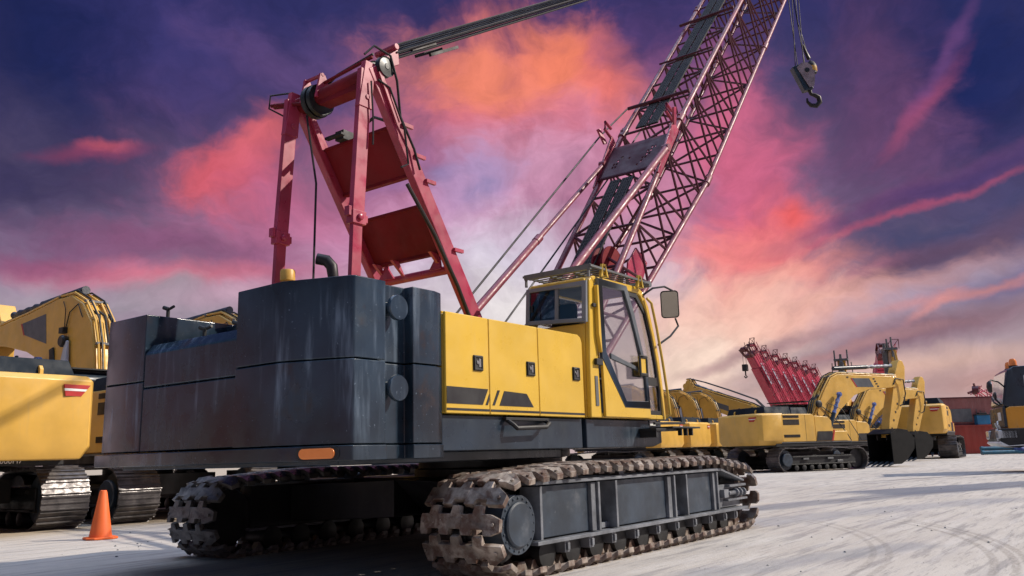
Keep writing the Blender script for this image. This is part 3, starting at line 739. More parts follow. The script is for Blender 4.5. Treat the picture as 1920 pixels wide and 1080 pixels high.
for y in (6.15, 6.75, 7.05): q.prism([(leg(3.12)-.03,3.12),(leg(3.3)-.02,3.3),(leg(3.3)-.13,3.3)], 'y', y-.02, y+.02); 
q.prism([(6.10,3.12),(6.28,3.12),(6.13,3.32)], 'x', leg(3.2)-.06, leg(3.2)-.03)
q.prism([(6.85,3.12),(7.10,3.12),(6.98,3.30)], 'x', leg(3.2)-.06, leg(3.2)-.03)
q.build('cross_tube', 'crimson', gantry)
def sheave(name, c, r, w, axis='y', mat='black', parent=None):
    q = MB(); q.lathe(c, axis, [(r*.25,-w*.6),(r*.3,-w*.5),(r*.85,-w*.35),(r,-w*.5),(r*.92,0),(r,w*.5),(r*.85,w*.35),(r*.3,w*.5),(r*.25,w*.6)], 36)
    return q.build(name, mat, parent)
sheave('sheave', (5.72,6.96,5.0), .19, .07, parent=gantry)
sheave('sheave', (5.72,6.88,5.0), .18, .06, parent=gantry)
for y in (5.93, 6.10): sheave('sheave', (5.80,y,5.13), .115, .06, mat='black', parent=gantry)
q = MB()
for y in (6.80, 7.06): q.prism([(5.58,4.98),(5.86,4.98),(5.71,5.27),(5.64,5.28)], 'y', y-.015, y+.015)
q.cyl((5.67,6.78,5.265),(5.67,7.10,5.265),.022,10)
q.build('sheave_plate', 'crimson', gantry, .004)
q = MB()
for y in (6.0, 6.22): q.hexa([(5.72,y-.018,5.06),(5.76,y-.018,5.20),(5.76,y+.018,5.20),(5.72,y+.018,5.06)], [(6.07,y-.018,5.28),(6.05,y-.018,5.46),(6.05,y+.018,5.46),(6.07,y+.018,5.28)])
q.cyl((6.0,5.95,5.46),(6.0,6.27,5.46),.036,14); q.box(5.85,6.06,6.02,6.2,5.19,5.22)
pb = q.build('pendant_bracket', 'crimson', gantry, .006)
TIP = V((24.3, 6.35, 17.0))
q = MB()
for k, (y, z) in enumerate(((5.97,5.545),(6.04,5.52),(6.12,5.50),(6.20,5.48),(5.97,5.42),(6.05,5.40),(6.13,5.37),(6.21,5.36),(6.0,5.33),(6.16,5.47))):
    z = 5.41+(z-5.43)*.75; y = 5.98+(y-5.97)*.9; a = V((6.02, y, z)); e = V((24.2, 6.05+.03*k, 16.95+(z-5.4)*1.3)); mids = []
    for i in range(13):
        f = i/12; p = a.lerp(e, f); p.z -= .06*math.sin(math.pi*f); mids.append(p)
    q.tube(mids, .0125, 6)
for k, (y, z) in enumerate(((6.02,5.5),(6.14,5.42),(6.1,5.38))):
    q.bar((6.3+.2*k,y,z+.06+.12*k),(6.7+.25*k,y,z+.30+.15*k),.035,.035)
q.build('pendant_rope', 'rope', gantry)
q = MB()
q.tube([(5.62,7.22,5.16),(5.42,7.38,5.10),(5.42,7.4,4.95),(5.55,7.28,4.86)], .011, 6)
q.tube([(5.55,5.98,5.2),(5.66,5.95,5.33),(5.85,5.9,5.27),(5.93,5.88,5.0),(6.0,5.9,4.62),(6.22,5.91,4.32),(6.3,5.9,4.1)], .014, 6)
q.tube([(5.7,5.93,4.95),(5.84,5.9,4.9),(6.05,5.89,4.5),(6.12,5.9,4.12),(6.0,5.89,4.05)], .012, 6)
q.tube([(5.60,5.93,4.9),(5.63,5.93,4.5),(5.62,5.92,4.2)], .010, 6)
q.tube([(5.84,7.1,5.14),(5.72,6.6,5.22),(5.74,6.05,5.30)], .015, 6)
q.tube([(5.6,6.96,4.8),(5.66,6.85,4.0),(5.52,6.7,2.6)], .012, 6)
q.tube([(6.12,5.92,3.9),(6.55,5.92,3.42),(6.9,5.9,2.9),(7.25,5.92,2.35)], .022, 8)
q.build('hose', 'rope', gantry)
MB().box(leg(4.6)-.06, leg(4.6)+.1, 6.72, 6.86, 4.57, 4.68).box(5.84,5.9,6.66,6.94,4.58,4.61).build('valve', 'black', gantry, .004)
q = MB(); q.tube([(5.95,6.1,4.62),(5.92,6.22,4.68),(5.9,6.4,4.6)], .018, 6)
q.build('hose_loop', 'rope', gantry)

# ---- boom
TH = math.atan(1.078); ax = V((math.cos(TH), 0, math.sin(TH))); up = V((-math.sin(TH), 0, math.cos(TH)))
ST0 = V((13.87, 6.6, 6.51)); HB, HW = .70, .60
def bp(s, a, b): return ST0+ax*s+up*(a*HB)+V((0, b*HW, 0))
PIV = V((9.2, 6.6, 1.62))
FL = (PIV-ST0).dot(ax)
LEN = 14.6
chords = {}
bm_ = MB(); bm_.cyl(PIV-V((0,.62,0)), PIV+V((0,.62,0)), .10, 16)
boom = bm_.build('boom', 'boomred', crane)
def foot(t, a, b):
    # t=0 at the first station, 1 at the pivot
    off = ST0.lerp(PIV, t); k = 1-t
    return off+up*(a*(HB*k+.13*t))+V((0, b*HW, 0))
for a in (1, -1):
    for b in (1, -1):
        q = MB(); q.tube([foot(1,a,b), foot(0,a,b), bp(LEN,a,b), bp(LEN+1.2,a*.45,b*.7)], .052, 12)
        ch = q.build('chord', 'boomred', boom)
        for s in (.05, 6.1):
            j = MB(); j.tube([bp(s-.13,a,b), bp(s+.13,a,b)], .072, 12); j.bar(bp(s,a,b)-up*.09, bp(s,a,b)+up*.09, .05, .03)
            j.build('chord_joint', 'boomred', ch)
def pt(s, a, b):
    return bp(s,a,b) if s >= 0 else foot(min(1, -s/abs(FL)), a, b)
q = MB(); n0 = -5; P_ = 1.02
st = [k*P_ for k in range(-5, int(LEN/P_)+1)]
for i, s in enumerate(st):
    e = min(LEN, s+P_); mid = (s+e)/2; r = .024
    for b in (-1, 1):     # sides
        q.tube([pt(s,1,b), pt(mid,-1,b)], r, 6); q.tube([pt(mid,-1,b), pt(e,1,b)], r, 6)
        q.tube([pt(s,1,b), pt(s,-1,b)], r*.9, 6)
    for a in (-1, 1):     # back and front faces
        q.tube([pt(s,a,-1), pt(s,a,1)], r, 6)
        q.tube([pt(s,a,-1 if i % 2 else 1), pt(e,a,1 if i % 2 else -1)], r, 6)
    if i % 3 == 0: q.tube([pt(s,1,-1), pt(s,-1,1)], r, 6)
q.build('lacing', 'lace', boom)
# catwalk on the back face, in lengths
for s0, s1 in ((-4.9,-1.75),(-.05,2.75),(2.9,4.9),(5.0,6.9),(7.0,9.6),(9.7,12.6)):
    q = MB(); n = 11
    w0, w1 = -.20, .27
    for k in range(n):
        wa = w0+(w1-w0)*k/n; wb = wa+(w1-w0)/n*.80
        if k == 5: wb -= .03
        vs = []
        for s in (s0, s1):
            for w in (wa, wb):
                for h_ in (.075, .10): vs.append(pt(s,1,0)+V((0,w*1.0,0))+up*h_)
        q.hexa([vs[0],vs[1],vs[3],vs[2]], [vs[4],vs[5],vs[7],vs[6]])
    ns = int((s1-s0)/.22)
    for k in range(ns+1):
        s = s0+.02+(s1-s0-.04)*k/ns
        q.bar(pt(s,1,0)+V((0,w0,0))+up*.072, pt(s,1,0)+V((0,w1,0))+up*.072, .03, .02, up)
    q.build('catwalk', 'grating', boom)
for s, r, e in ((.9,.036,.12),(4.95,.036,.10),(2.85,.022,.0),(6.95,.022,0),(9.65,.03,.1)):
    MB().tube([pt(s,1,-1)+up*.13+V((0,-e*.1,0)), pt(s,1,1)+up*.13+V((0,e,0))], r, 10).build('cross_roller', 'lace', boom)
# punched plate just under the first joint
q = MB(); holes = {(3,3),(4,3),(4,4),(5,4),(6,5),(3,4),(3,13),(4,13),(4,14),(5,14),(6,14),(5,15),(6,15),(7,15),(7,16),(2,12),(5,8)}
nu, nw = 11, 20
for i in range(nu):
    for j in range(nw):
        a0, a1 = -1.62+1.05*i/nu, -1.62+1.05*(i+1)/nu
        b0, b1 = .58-1.16*j/nw, .58-1.16*(j+1)/nw
        cs = [(a0,b0),(a1,b0),(a1,b1),(a0,b1)]
        P3 = [pt(a,1,0)+V((0,b,0))+up*.075 for a, b in cs]
        if (i, j) in holes:
            cm = sum(P3, V())/4
            for k in range(4):
                A, B = P3[k], P3[(k+1)%4]
                q.face([A, B, cm+(B-cm)*.62, cm+(A-cm)*.62])
        else: q.face(P3)
bmesh.ops.remove_doubles(q.bm, verts=q.bm.verts, dist=1e-4)
pp = q.build('punched_plate', 'lace', boom)
sol = pp.modifiers.new('thick', 'SOLIDIFY'); sol.thickness = .015; sol.offset = 0
for b in (-1, 1):
    q = MB()
    A = pt(-1.75,1,b*1.05); B = pt(-.35,1,b*1.05)
    q.hexa([A+up*-.04+V((0,-.02,0)), A+up*.06+V((0,-.02,0)), A+up*.06+V((0,.02,0)), A+up*-.04+V((0,.02,0))], [B+up*-.04+V((0,-.02,0)), B+up*.22+V((0,-.02,0)), B+up*.22+V((0,.02,0)), B+up*-.04+V((0,.02,0))])
    C0 = pt(-.35,1,b*1.05)+up*.22; 
    q.tube([C0+up*.0-ax*.05, C0+up*.22-ax*.12, C0+up*.30+ax*.02, C0+up*.1+ax*.10], .03, 8)
    q.bar(pt(-.55,1,b*1.1)+up*.2+V((0,b*.05,0)), pt(-.42,1,b*1.1)+up*.46+V((0,b*.12,0)), .11, .04, (0,1,0))
    q.build('backstop_lug', 'crimson', boom, .004)
    y = 6.6+b*.64
    q = MB(); lo_p = V((7.75, y, 2.10)); hi_p = V((12.62, y, 6.20)); mid = lo_p.lerp(hi_p, .55)
    if b < 0: q.tube([lo_p, hi_p], .062, 14)
    else: q.tube([lo_p, mid], .060, 14); q.tube([mid, hi_p], .042, 12); q.tube([mid-(hi_p-lo_p)*.012, mid+(hi_p-lo_p)*.012], .068, 14)
    q.lathe(hi_p, 'y', [(.07,-.06),(.07,.06)], 14)
    q.build('backstop', 'boomred', boom)
q = MB(); q.tube([(8.2,7.45,2.55),(12.9,7.42,6.9),(13.8,7.3,7.7)], .016, 6); q.tube([(8.6,6.9,2.4),(12.3,7.0,5.75),(14,7.0,7.4)], .014, 6)
q.build('hoist_rope', 'rope', boom)
# sheave and plates inside the foot, above the cab
q = MB(); q.lathe((11.05,6.35,3.85), 'y', [(.1,-.1),(.34,-.1),(.34,-.07),(.2,-.05),(.2,.05),(.34,.07),(.34,.1),(.1,.1)], 30)
q.build('winch_guide', 'maroon', boom)
q = MB(); q.prism([(11.2,3.5),(11.62,3.5),(11.95,4.05),(11.6,4.25),(11.3,3.95)], 'y', 6.12, 6.15); q.build('guide_plate', 'crimson', boom, .004)
q = MB(); hd = bp(LEN+1.1,0,0)
for b in (-.4, -.13, .13, .4): q.lathe(hd+V((.1,b,-.1)), 'y', [(.1,-.05),(.38,-.06),(.34,0),(.38,.06),(.1,.05)], 28)
q.build('head_sheave', 'black', boom)
q = MB()
for b in (-.5, .5): q.hexa([bp(LEN+.9,.5,b), bp(LEN+.9,-.5,b), bp(LEN+.9,-.5,b*1.1), bp(LEN+.9,.5,b*1.1)], [bp(LEN+1.6,.3,b), bp(LEN+1.6,-.3,b), bp(LEN+1.6,-.3,b*1.1), bp(LEN+1.6,.3,b*1.1)])
q.build('head_plate', 'boomred', boom)

# ---- cab
CX0, CY0, CY1 = 7.60, 4.66, 5.50
prof = [(7.60,1.392),(7.62,2.0),(7.68,2.90),(7.72,2.945),(7.78,2.965),(8.80,2.985),(8.93,2.94),(9.06,2.77),(9.17,2.45),(9.26,2.15),(9.32,1.75),(9.345,1.392)]
cb = MB()
# side walls: outer profile with the door opening and front window opening cut out
def wall(y0, y1):
    # rear pillar
    cb.prism([(7.60,1.392),(7.82,1.392),(7.80,2.05),(7.785,2.88),(7.72,2.945),(7.68,2.90),(7.62,2.0)], 'y', y0, y1)
    # roof rail
    cb.prism([(7.785,2.88),(8.80,2.90),(8.90,2.86),(8.93,2.94),(8.80,2.985),(7.78,2.965),(7.72,2.945)], 'y', y0, y1)
    # front pillar
    cb.prism([(8.86,2.88),(9.00,2.70),(9.11,2.40),(9.19,2.1),(9.25,1.75),(9.265,1.392),(9.345,1.392),(9.32,1.75),(9.26,2.15),(9.17,2.45),(9.06,2.77),(8.93,2.94)], 'y', y0, y1)
    cb.prism([(7.82,1.392),(9.265,1.392),(9.262,1.45),(7.82,1.45)], 'y', y0, y1)
wall(CY0, CY0+.06)
wall(CY1-.06, CY1)
# roof, rear wall (below and round the window), sill
cb.prism([(7.68,2.90),(7.72,2.945),(7.78,2.965),(8.80,2.985),(8.93,2.94),(8.90,2.90),(8.80,2.93),(7.78,2.92)], 'y', CY0+.058, CY1-.058)
cb.hexa([(7.60,CY0+.058,1.392),(7.65,CY0+.058,1.392),(7.65,CY1-.058,1.392),(7.60,CY1-.058,1.392)], [(7.635,CY0+.058,2.42),(7.685,CY0+.058,2.42),(7.685,CY1-.058,2.42),(7.635,CY1-.058,2.42)])
cb.box(7.665, 7.715, CY0+.058, CY1-.058, 2.89, 2.93)
cb.box(7.65, 9.26, CY0+.058, CY1-.058, 1.395, 1.44)
cab = cb.build('cab', 'yellow', crane, .016, 2)
MB().box(7.72,9.2,CY1-.075,CY1-.061,1.44,1.98).build('cab_lining', 'cablining', cab)
MB().box(8.75, 9.24, CY0+.09, CY1-.09, 1.44, 1.47).build('floor_mat', 'seat', cab)
q = MB(); q.box(7.75,8.86,CY0+.07,CY1-.07,2.905,2.919)
q.build('cab_lining', 'cablining', cab)
# rear window: grey trim and two sliding panes
def rw(y, z): 
    return (7.625+(z-2.42)*.085, y, z)
q = MB()
o_ = [(CY0+.02,2.425),(CY1-.005,2.475),(CY1-.005,2.90),(CY0+.02,2.895)]; i_ = [(CY0+.075,2.475),(CY1-.055,2.52),(CY1-.055,2.855),(CY0+.075,2.845)]
for k in range(4):
    A, B, C_, D = o_[k], o_[(k+1)%4], i_[(k+1)%4], i_[k]
    q.hexa([V(rw(*p))-V((.022,0,0)) for p in (A,B,C_,D)], [V(rw(*p))+V((.035,0,0)) for p in (A,B,C_,D)])
q.hexa([V(rw(*p))-V((.012,0,0)) for p in ((5.06,2.49),(5.10,2.49),(5.10,2.85),(5.06,2.85))], [V(rw(*p))+V((.02,0,0)) for p in ((5.06,2.49),(5.10,2.49),(5.10,2.85),(5.06,2.85))])
rwf = q.build('rear_window', 'alu', cab, .004)
for y0, y1, dx, mt in ((CY0+.07,5.07,.008,'glass'),(5.085,CY1-.05,-.004,'darkglass')):
    q = MB(); q.hexa([V(rw(y,z))+V((dx,0,0)) for y,z in ((y0,2.47),(y1,2.47),(y1,2.855),(y0,2.855))], [V(rw(y,z))+V((dx+.005,0,0)) for y,z in ((y0,2.47),(y1,2.47),(y1,2.855),(y0,2.855))])
    q.build('pane', mt, rwf)
q = MB(); q.box(7.625,7.64,5.40,5.42,2.62,2.70); q.build('catch', 'rubber', rwf, .003)
# door
yd0, yd1 = 4.622, 4.657
q = MB(); q.prism([(7.825,2.03),(7.845,1.405),(8.885,1.405),(8.872,1.52),(8.27,1.52)], 'y', yd0, yd1)
door = q.build('cab_door', 'yellow', cab, .006)
q = MB()
op = [(7.80,2.935),(8.45,2.935),(8.60,2.62),(8.79,2.10),(8.845,1.88),(8.87,1.515),(8.27,1.515),(7.82,2.04)]
ip = [(7.885,2.855),(8.385,2.87),(8.52,2.60),(8.735,2.08),(8.79,1.86),(8.815,1.60),(8.305,1.59),(7.905,2.12)]
q.hole(op, ip, 'y', yd0-.006, yd1-.002)
q.prism([(8.02,2.11),(8.66,1.985),(8.70,1.94),(8.02,2.05)], 'y', yd0+.002, yd1-.008)
q.build('door_frame', 'trim', door, .004)
q = MB(); q.prism([(7.88,2.86),(8.39,2.875),(8.525,2.60),(8.74,2.08),(8.795,1.86),(8.82,1.595),(8.30,1.585),(7.90,2.12)], 'y', yd0+.012, yd0+.018); q.build('door_glass', 'glass', door)
q = MB(); q.box(8.615,8.815,yd0-.03,yd0-.004,1.895,2.125); hb = q.build('door_handle', 'yellow', door, .03, 3)
q = MB(); q.hole([(8.60,1.885),(8.80,1.885),(8.80,2.135),(8.60,2.135)], [(8.635,1.925),(8.765,1.925),(8.765,2.095),(8.635,2.095)], 'y', yd0-.045, yd0-.022); q.build('handle_rim', 'rubber', hb, .014, 2)
q = MB(); q.box(7.70,7.83,4.62,4.655,1.96,2.03); q.box(7.70,7.83,4.63,4.655,2.60,2.64); q.build('hinge', 'rubber', door, .004)
q = MB(); q.prism([(7.70,1.52),(7.76,1.52),(7.755,1.84),(7.70,1.84)], 'y', 4.652, 4.661); q.build('reflector_strip', 'grey', cab)
q = MB(); q.prism([(7.755,2.30),(7.80,2.10),(7.81,2.10),(7.795,2.85),(7.765,2.85)], 'y', 4.61, 4.658); q.build('gutter', 'yellow', cab, .006)
# front side window, far-side window, windscreen
q = MB(); q.hole([(8.46,2.90),(8.78,2.90),(8.99,2.70),(9.10,2.40),(9.18,2.10),(9.245,1.75),(9.26,1.45),(8.90,1.45),(8.88,1.86),(8.62,2.62)],
                 [(8.55,2.845),(8.76,2.845),(8.955,2.67),(9.065,2.38),(9.145,2.09),(9.205,1.75),(9.215,1.50),(8.935,1.50),(8.92,1.87),(8.67,2.62)], 'y', 4.672, 4.70)
q.box(8.90, 9.2, 4.668, 4.698, 1.80, 1.90)
swf = q.build('side_window', 'rubber', cab)
q = MB(); q.prism([(8.54,2.85),(8.765,2.85),(8.96,2.67),(9.07,2.38),(9.15,2.09),(9.21,1.75),(9.22,1.49),(8.93,1.49),(8.915,1.87),(8.665,2.62)], 'y', 4.684, 4.689); q.build('pane', 'glass', swf)
q = MB(); q.prism([(7.82,1.98),(7.80,2.87),(8.8,2.89),(8.98,2.70),(9.15,2.2),(9.22,1.98)], 'y', 5.462, 5.468); q.build('far_window', 'glass', cab)
q = MB(); q.hexa([(9.02,CY0+.06,2.75),(9.02,CY1-.06,2.75),(9.03,CY1-.06,2.75),(9.03,CY0+.06,2.75)], [(9.29,CY0+.06,1.5),(9.29,CY1-.06,1.5),(9.30,CY1-.06,1.5),(9.30,CY0+.06,1.5)]); q.build('windscreen', 'glass', cab)
q = MB(); q.box(8.0,8.45,4.92,5.32,1.44,1.86); q.box(7.86,8.0,4.92,5.32,1.86,2.52); q.box(7.88,7.98,5.0,5.24,2.52,2.72); q.box(8.0,8.4,4.82,4.9,1.86,2.0)
q.build('driver_seat', 'seat', cab, .05, 3)
q = MB(); q.box(8.72,8.95,4.9,5.3,1.44,1.78)
for y in (5.0,5.2): q.tube([(8.8,y,1.78),(8.78,y,2.0),(8.74,y,2.12)], .014, 8); q.lathe((8.735,y,2.11),'z',[(.02,0),(.028,.02),(.02,.05)],10)
q.box(8.98,9.1,4.78,4.98,1.9,2.1)
q.build('control_console', 'cablining', cab, .01)
# roof guard
q = MB()
rx0, rx1, ry0, ry1, rz = 7.66, 9.00, 4.62, 5.52, 3.035
for k in range(15):
    x = rx0+(rx1-rx0)*k/14; q.box(x-.010, x+.010, ry0, ry1, rz-.006, rz+.006)
for y in (ry0, ry0+.32, ry0+.64, ry1): q.box(rx0-.02, rx1+.02, y-.016, y+.016, rz+.006, rz+.03)
q.cyl((9.06,4.62,3.05),(9.06,5.5,3.05),.04,12); q.box(rx0-.015,rx0+.015,ry0,ry1,rz-.02,rz+.04)
for x, y in ((7.66,5.5),(7.66,4.65),(8.98,5.45)): q.box(x-.012,x+.012,y-.012,y+.012,2.93,rz)
guard = q.build('roof_guard', 'grey', cab)
for x in (7.93, 8.77):
    q = MB(); q.hole([(x-.08,2.955),(x+.08,2.965),(x+.035,3.11),(x-.035,3.11)], [(x-.04,2.975),(x+.04,2.98),(x+.015,3.09),(x-.015,3.09)], 'y', 4.60, 4.635); q.build('guard_bracket', 'yellow', guard, .004)
# mirror and hand rail
q = MB(); mc = V((9.36, 4.52, 2.82)); mn = V((-.86, -.46, -.22)).normalized(); mx = mn.cross(V((0,0,1))).normalized(); mu = mx.cross(mn).normalized()
def rrect(w, h_, r, off):
    P = []
    for cx, cy, a0 in ((w-r,h_-r,0),(-w+r,h_-r,90),(-w+r,-h_+r,180),(w-r,-h_+r,270)):
        for k in range(5):
            a = rad(a0+22.5*k); P.append(mc+mx*(cx+r*math.cos(a))+mu*(cy+r*math.sin(a))+mn*off)
    return P
q.hexa(rrect(.10,.16,.04,-.05), rrect(.115,.175,.045,.0)); mir = q.build('mirror', 'rubber', cab, .008)
q = MB(); q.hexa(rrect(.099,.158,.035,.001), rrect(.099,.158,.035,.006)); q.build('mirror_glass', 'mirror', mir)
q = MB(); q.tube([(8.93,4.66,2.90),(9.0,4.56,2.98),(9.2,4.5,3.02),(9.45,4.52,3.01),(9.47,4.53,2.9)], .013, 8); q.tube([(9.49,4.52,2.66),(9.52,4.50,2.56),(9.36,4.54,2.42),(9.17,4.62,2.30)], .013, 8); q.build('mirror_arm', 'black', mir)
q = MB(); q.tube([(8.96,4.63,2.86),(9.02,4.60,2.80),(9.12,4.60,2.5),(9.22,4.60,2.1),(9.30,4.60,1.7),(9.33,4.60,1.46),(9.30,4.64,1.42)], .017, 10); q.build('hand_rail', 'yellow', cab)

# ---- hook block hanging from the boom head
hb = empty('hook_block', (23.35, 6.6, 10.5), 'black and pale hook block hanging on wire ropes from the boom tip', 'hook block')
hx, hz = 23.4, 11.52
q = MB()
ha = rad(-52); hy = V((-math.sin(ha), math.cos(ha), 0))
T = V((.28*math.cos(ha), .28*math.sin(ha), -.96)); N_ = V((.96*math.cos(ha), .96*math.sin(ha), .28))
def hp(a, b, y): return V((hx, 6.6, hz+.42))+N_*a*.74+T*b*.74+hy*y*.74
q.hexa([hp(-.34,-.14,-.17), hp(.20,-.18,-.17), hp(.20,-.18,.17), hp(-.34,-.14,.17)], [hp(-.24,.95,-.15), hp(.14,.97,-.15), hp(.14,.97,.15), hp(-.24,.95,.15)])
q.build('block_body', 'deck', hb, .02)
for y in (-.19, .19):
    q = MB(); P = []
    for k in range(14):
        a = rad(-30+k*240/13); P.append((.10+.36*math.cos(a+math.pi*.9), .25-.30*math.sin(a+math.pi*.9)))
    P = [(-.20,-.05),(.05,-.18),(.28,-.12),(.40,.08),(.42,.30),(.32,.60),(.18,.88),(-.02,.90)]
    q.hexa([hp(a,b,y-.014) for a,b in P], [hp(a,b,y+.014) for a,b in P]); so_ = q.build('side_plate', 'hookplate', hb)
    q = MB(); q.cyl(hp(.14,.18,y), hp(.14,.18,y*1.22), .07, 18); q.build('sheave_pin', 'black', so_)
q = MB(); c0 = hp(.02,.98,0)
q.tube([hp(.0,.9,0), c0, hp(.02,1.12,0), hp(.14,1.20,0), hp(.26,1.34,0), hp(.22,1.54,0), hp(.04,1.64,0), hp(-.16,1.56,0), hp(-.24,1.38,0), hp(-.20,1.24,0)], [.06,.06,.05,.06,.07,.075,.07,.06,.04,.025], 12)
q.build('hook', 'rope', hb)
q = MB()
for k, (a, y) in enumerate(((-.22,-.1),(-.03,.1),(.14,-.1),(.30,.12))): q.tube([hp(a,-.05,y), V((hx+a*1.0-.02, 6.6+y*2, 17.1))], .013, 6)
q.tube([hp(.50,-.25,0), hp(.49,-1.5,0).lerp(V((hx+.4,6.6,14)),.5), V((hx+.42, 6.6, 17.1))], .013, 6)
q.build('hoist_rope', 'rope', hb)
q = MB(); q.tube([hp(.50,-.95,0), hp(.49,-.62,0), hp(.50,-.3,0)], [.03,.05,.06], 8); q.lathe(hp(.44,.12,0), 'z', [(.03,-.22),(.14,-.15),(.15,.1),(.10,.2),(.03,.26)], 18); q.build('rope_socket', 'rope', hb)
q = MB(); q.lathe(hp(.44,.13,0), 'z', [(.145,-.10),(.157,-.08),(.155,.06),(.14,.07)], 18); q.build('socket_band', 'tan', hb)
# ================================================================ excavators
def belt(L, r, w, y, n, h):
    # one crawler belt: plates with three grouser bars each
    P = []
    for i in range(11): a = rad(270-18*i); P.append((-L/2+r+r*math.cos(a), r+r*math.sin(a)))
    P += [(-.5*L+1.3, 2*r-.03), (0, 2*r+.03), (.5*L-1.2, 2*r-.02)]
    for i in range(11): a = rad(90-18*i); P.append((L/2-r*.95+r*.95*math.cos(a), r*.95+r*.95*math.sin(a)))
    P.append(P[0])
    m = MB()
    for p, d in sample(P, n):
        z = d.cross(V((0,1,0))); z = V((z.x,0,z.z)); z = V((-d.z,0,d.x))
        c = V((p[0], y, p[1])); pl = (L*2+6.28*r)/n*.47
        out_ = z
        def q(u, v, t): return c+d*u+V((0,v,0))+out_*t
        m.hexa([q(-pl,-w/2,-.02),q(pl,-w/2,-.02),q(pl,w/2,-.02),q(-pl,w/2,-.02)], [q(-pl,-w/2,.005),q(pl,-w/2,.005),q(pl,w/2,.005),q(-pl,w/2,.005)])
        for u, t in ((-pl*.75,.045),(0,.03),(pl*.75,.035)):
            m.hexa([q(u-.014,-w/2,.0),q(u+.014,-w/2,.0),q(u+.014,w/2,.0),q(u-.014,w/2,.0)], [q(u-.008,-w/2,t),q(u+.008,-w/2,t),q(u+.008,w/2,t),q(u-.008,w/2,t)])
        m.box(0,0.001,0,.001,0,.001) if False else None
    return m

BOOMS = {
 'row': dict(back=[(.9,1.7),(1.35,2.3),(1.62,3.1),(1.75,3.8),(1.95,4.35),(2.4,4.85),(3.0,5.12),(3.7,5.12),(5.4,4.92),(7.6,4.75)],
             inner=[(7.6,4.35),(6.5,4.22),(5.2,3.95),(4.0,3.5),(3.0,2.9),(2.2,2.2),(1.5,1.5)],
             stick=[(7.2,4.2),(7.0,4.9),(7.4,5.5),(7.9,5.2),(8.15,4.5),(7.9,2.6),(7.3,1.0),(7.05,1.05),(7.3,2.6)], cyl=[(2.9,5.28),(6.9,5.12)],
             panel=[(4.1,4.05),(5.35,4.40),(5.55,4.72),(4.25,4.82)], boomcyl=[(1.9,1.4),(4.1,3.6)], bucket=(6.7,1.1)),
 'front': dict(back=[(.7,1.7),(.95,2.3),(1.75,3.55),(2.3,4.25),(2.75,4.42),(3.4,4.42),(6.6,4.35)],
             inner=[(6.7,3.92),(6.2,3.80),(4.7,3.70),(3.7,3.42),(2.7,2.72),(1.7,1.6)],
             stick=[(6.30,3.60),(6.48,4.3),(6.86,5.08),(7.02,5.20),(7.20,5.14),(7.32,4.85),(7.22,4.2),(6.95,3.2),(6.10,1.38),(5.66,1.38),(5.86,2.3)], cyl=[(2.8,4.72),(6.7,4.92)],
             panel=[(3.85,3.82),(5.0,3.82),(4.75,4.24),(3.55,4.24)], boomcyl=[(1.55,1.5),(2.55,3.45)], bucket=(5.2,.05)),
 'low': dict(back=[(.7,1.9),(1.0,2.7),(1.4,3.0),(2.2,3.4),(6.0,4.72),(6.35,5.25),(6.55,5.2)],
             inner=[(6.9,4.5),(6.7,3.9),(6.2,3.8),(2.2,2.2),(1.6,1.6)],
             stick=[(6.45,4.2),(6.6,4.5),(6.85,4.4),(6.9,4.0),(6.6,1.4),(6.3,1.4)], cyl=[(2.3,3.42),(6.3,5.0)],
             panel=[(3.6,3.05),(4.6,3.42),(4.6,3.75),(3.6,3.40)], boomcyl=[(1.6,1.4),(2.6,2.2)], bucket=(5.9,.2)),
 'flat': dict(back=[(.7,1.9),(1.0,2.3),(2.0,2.6),(5.5,2.45)], inner=[(5.5,2.0),(2.2,2.0),(1.6,1.6)],
             stick=[(5.2,1.9),(5.1,2.4),(5.4,2.8),(5.6,2.4),(5.5,1.0),(5.2,1.0)], cyl=[(1.4,2.7),(5.2,2.7)], panel=None, boomcyl=[(1.5,1.4),(2.4,2.1)], bucket=(4.6,.05)),
 'tall': dict(back=[(.7,1.7),(1.0,2.5),(1.7,3.2),(2.6,3.5),(3.6,3.6)],
             inner=[(3.7,3.2),(3.0,2.9),(2.2,2.3),(1.6,1.6)],
             stick=[(3.3,3.1),(3.2,4.6),(3.3,6.1),(3.55,6.15),(3.7,4.6),(3.85,3.2)], cyl=[(3.05,3.9),(3.02,6.2)],
             panel=None, boomcyl=[(1.6,1.4),(2.6,2.5)], bucket=None),
}
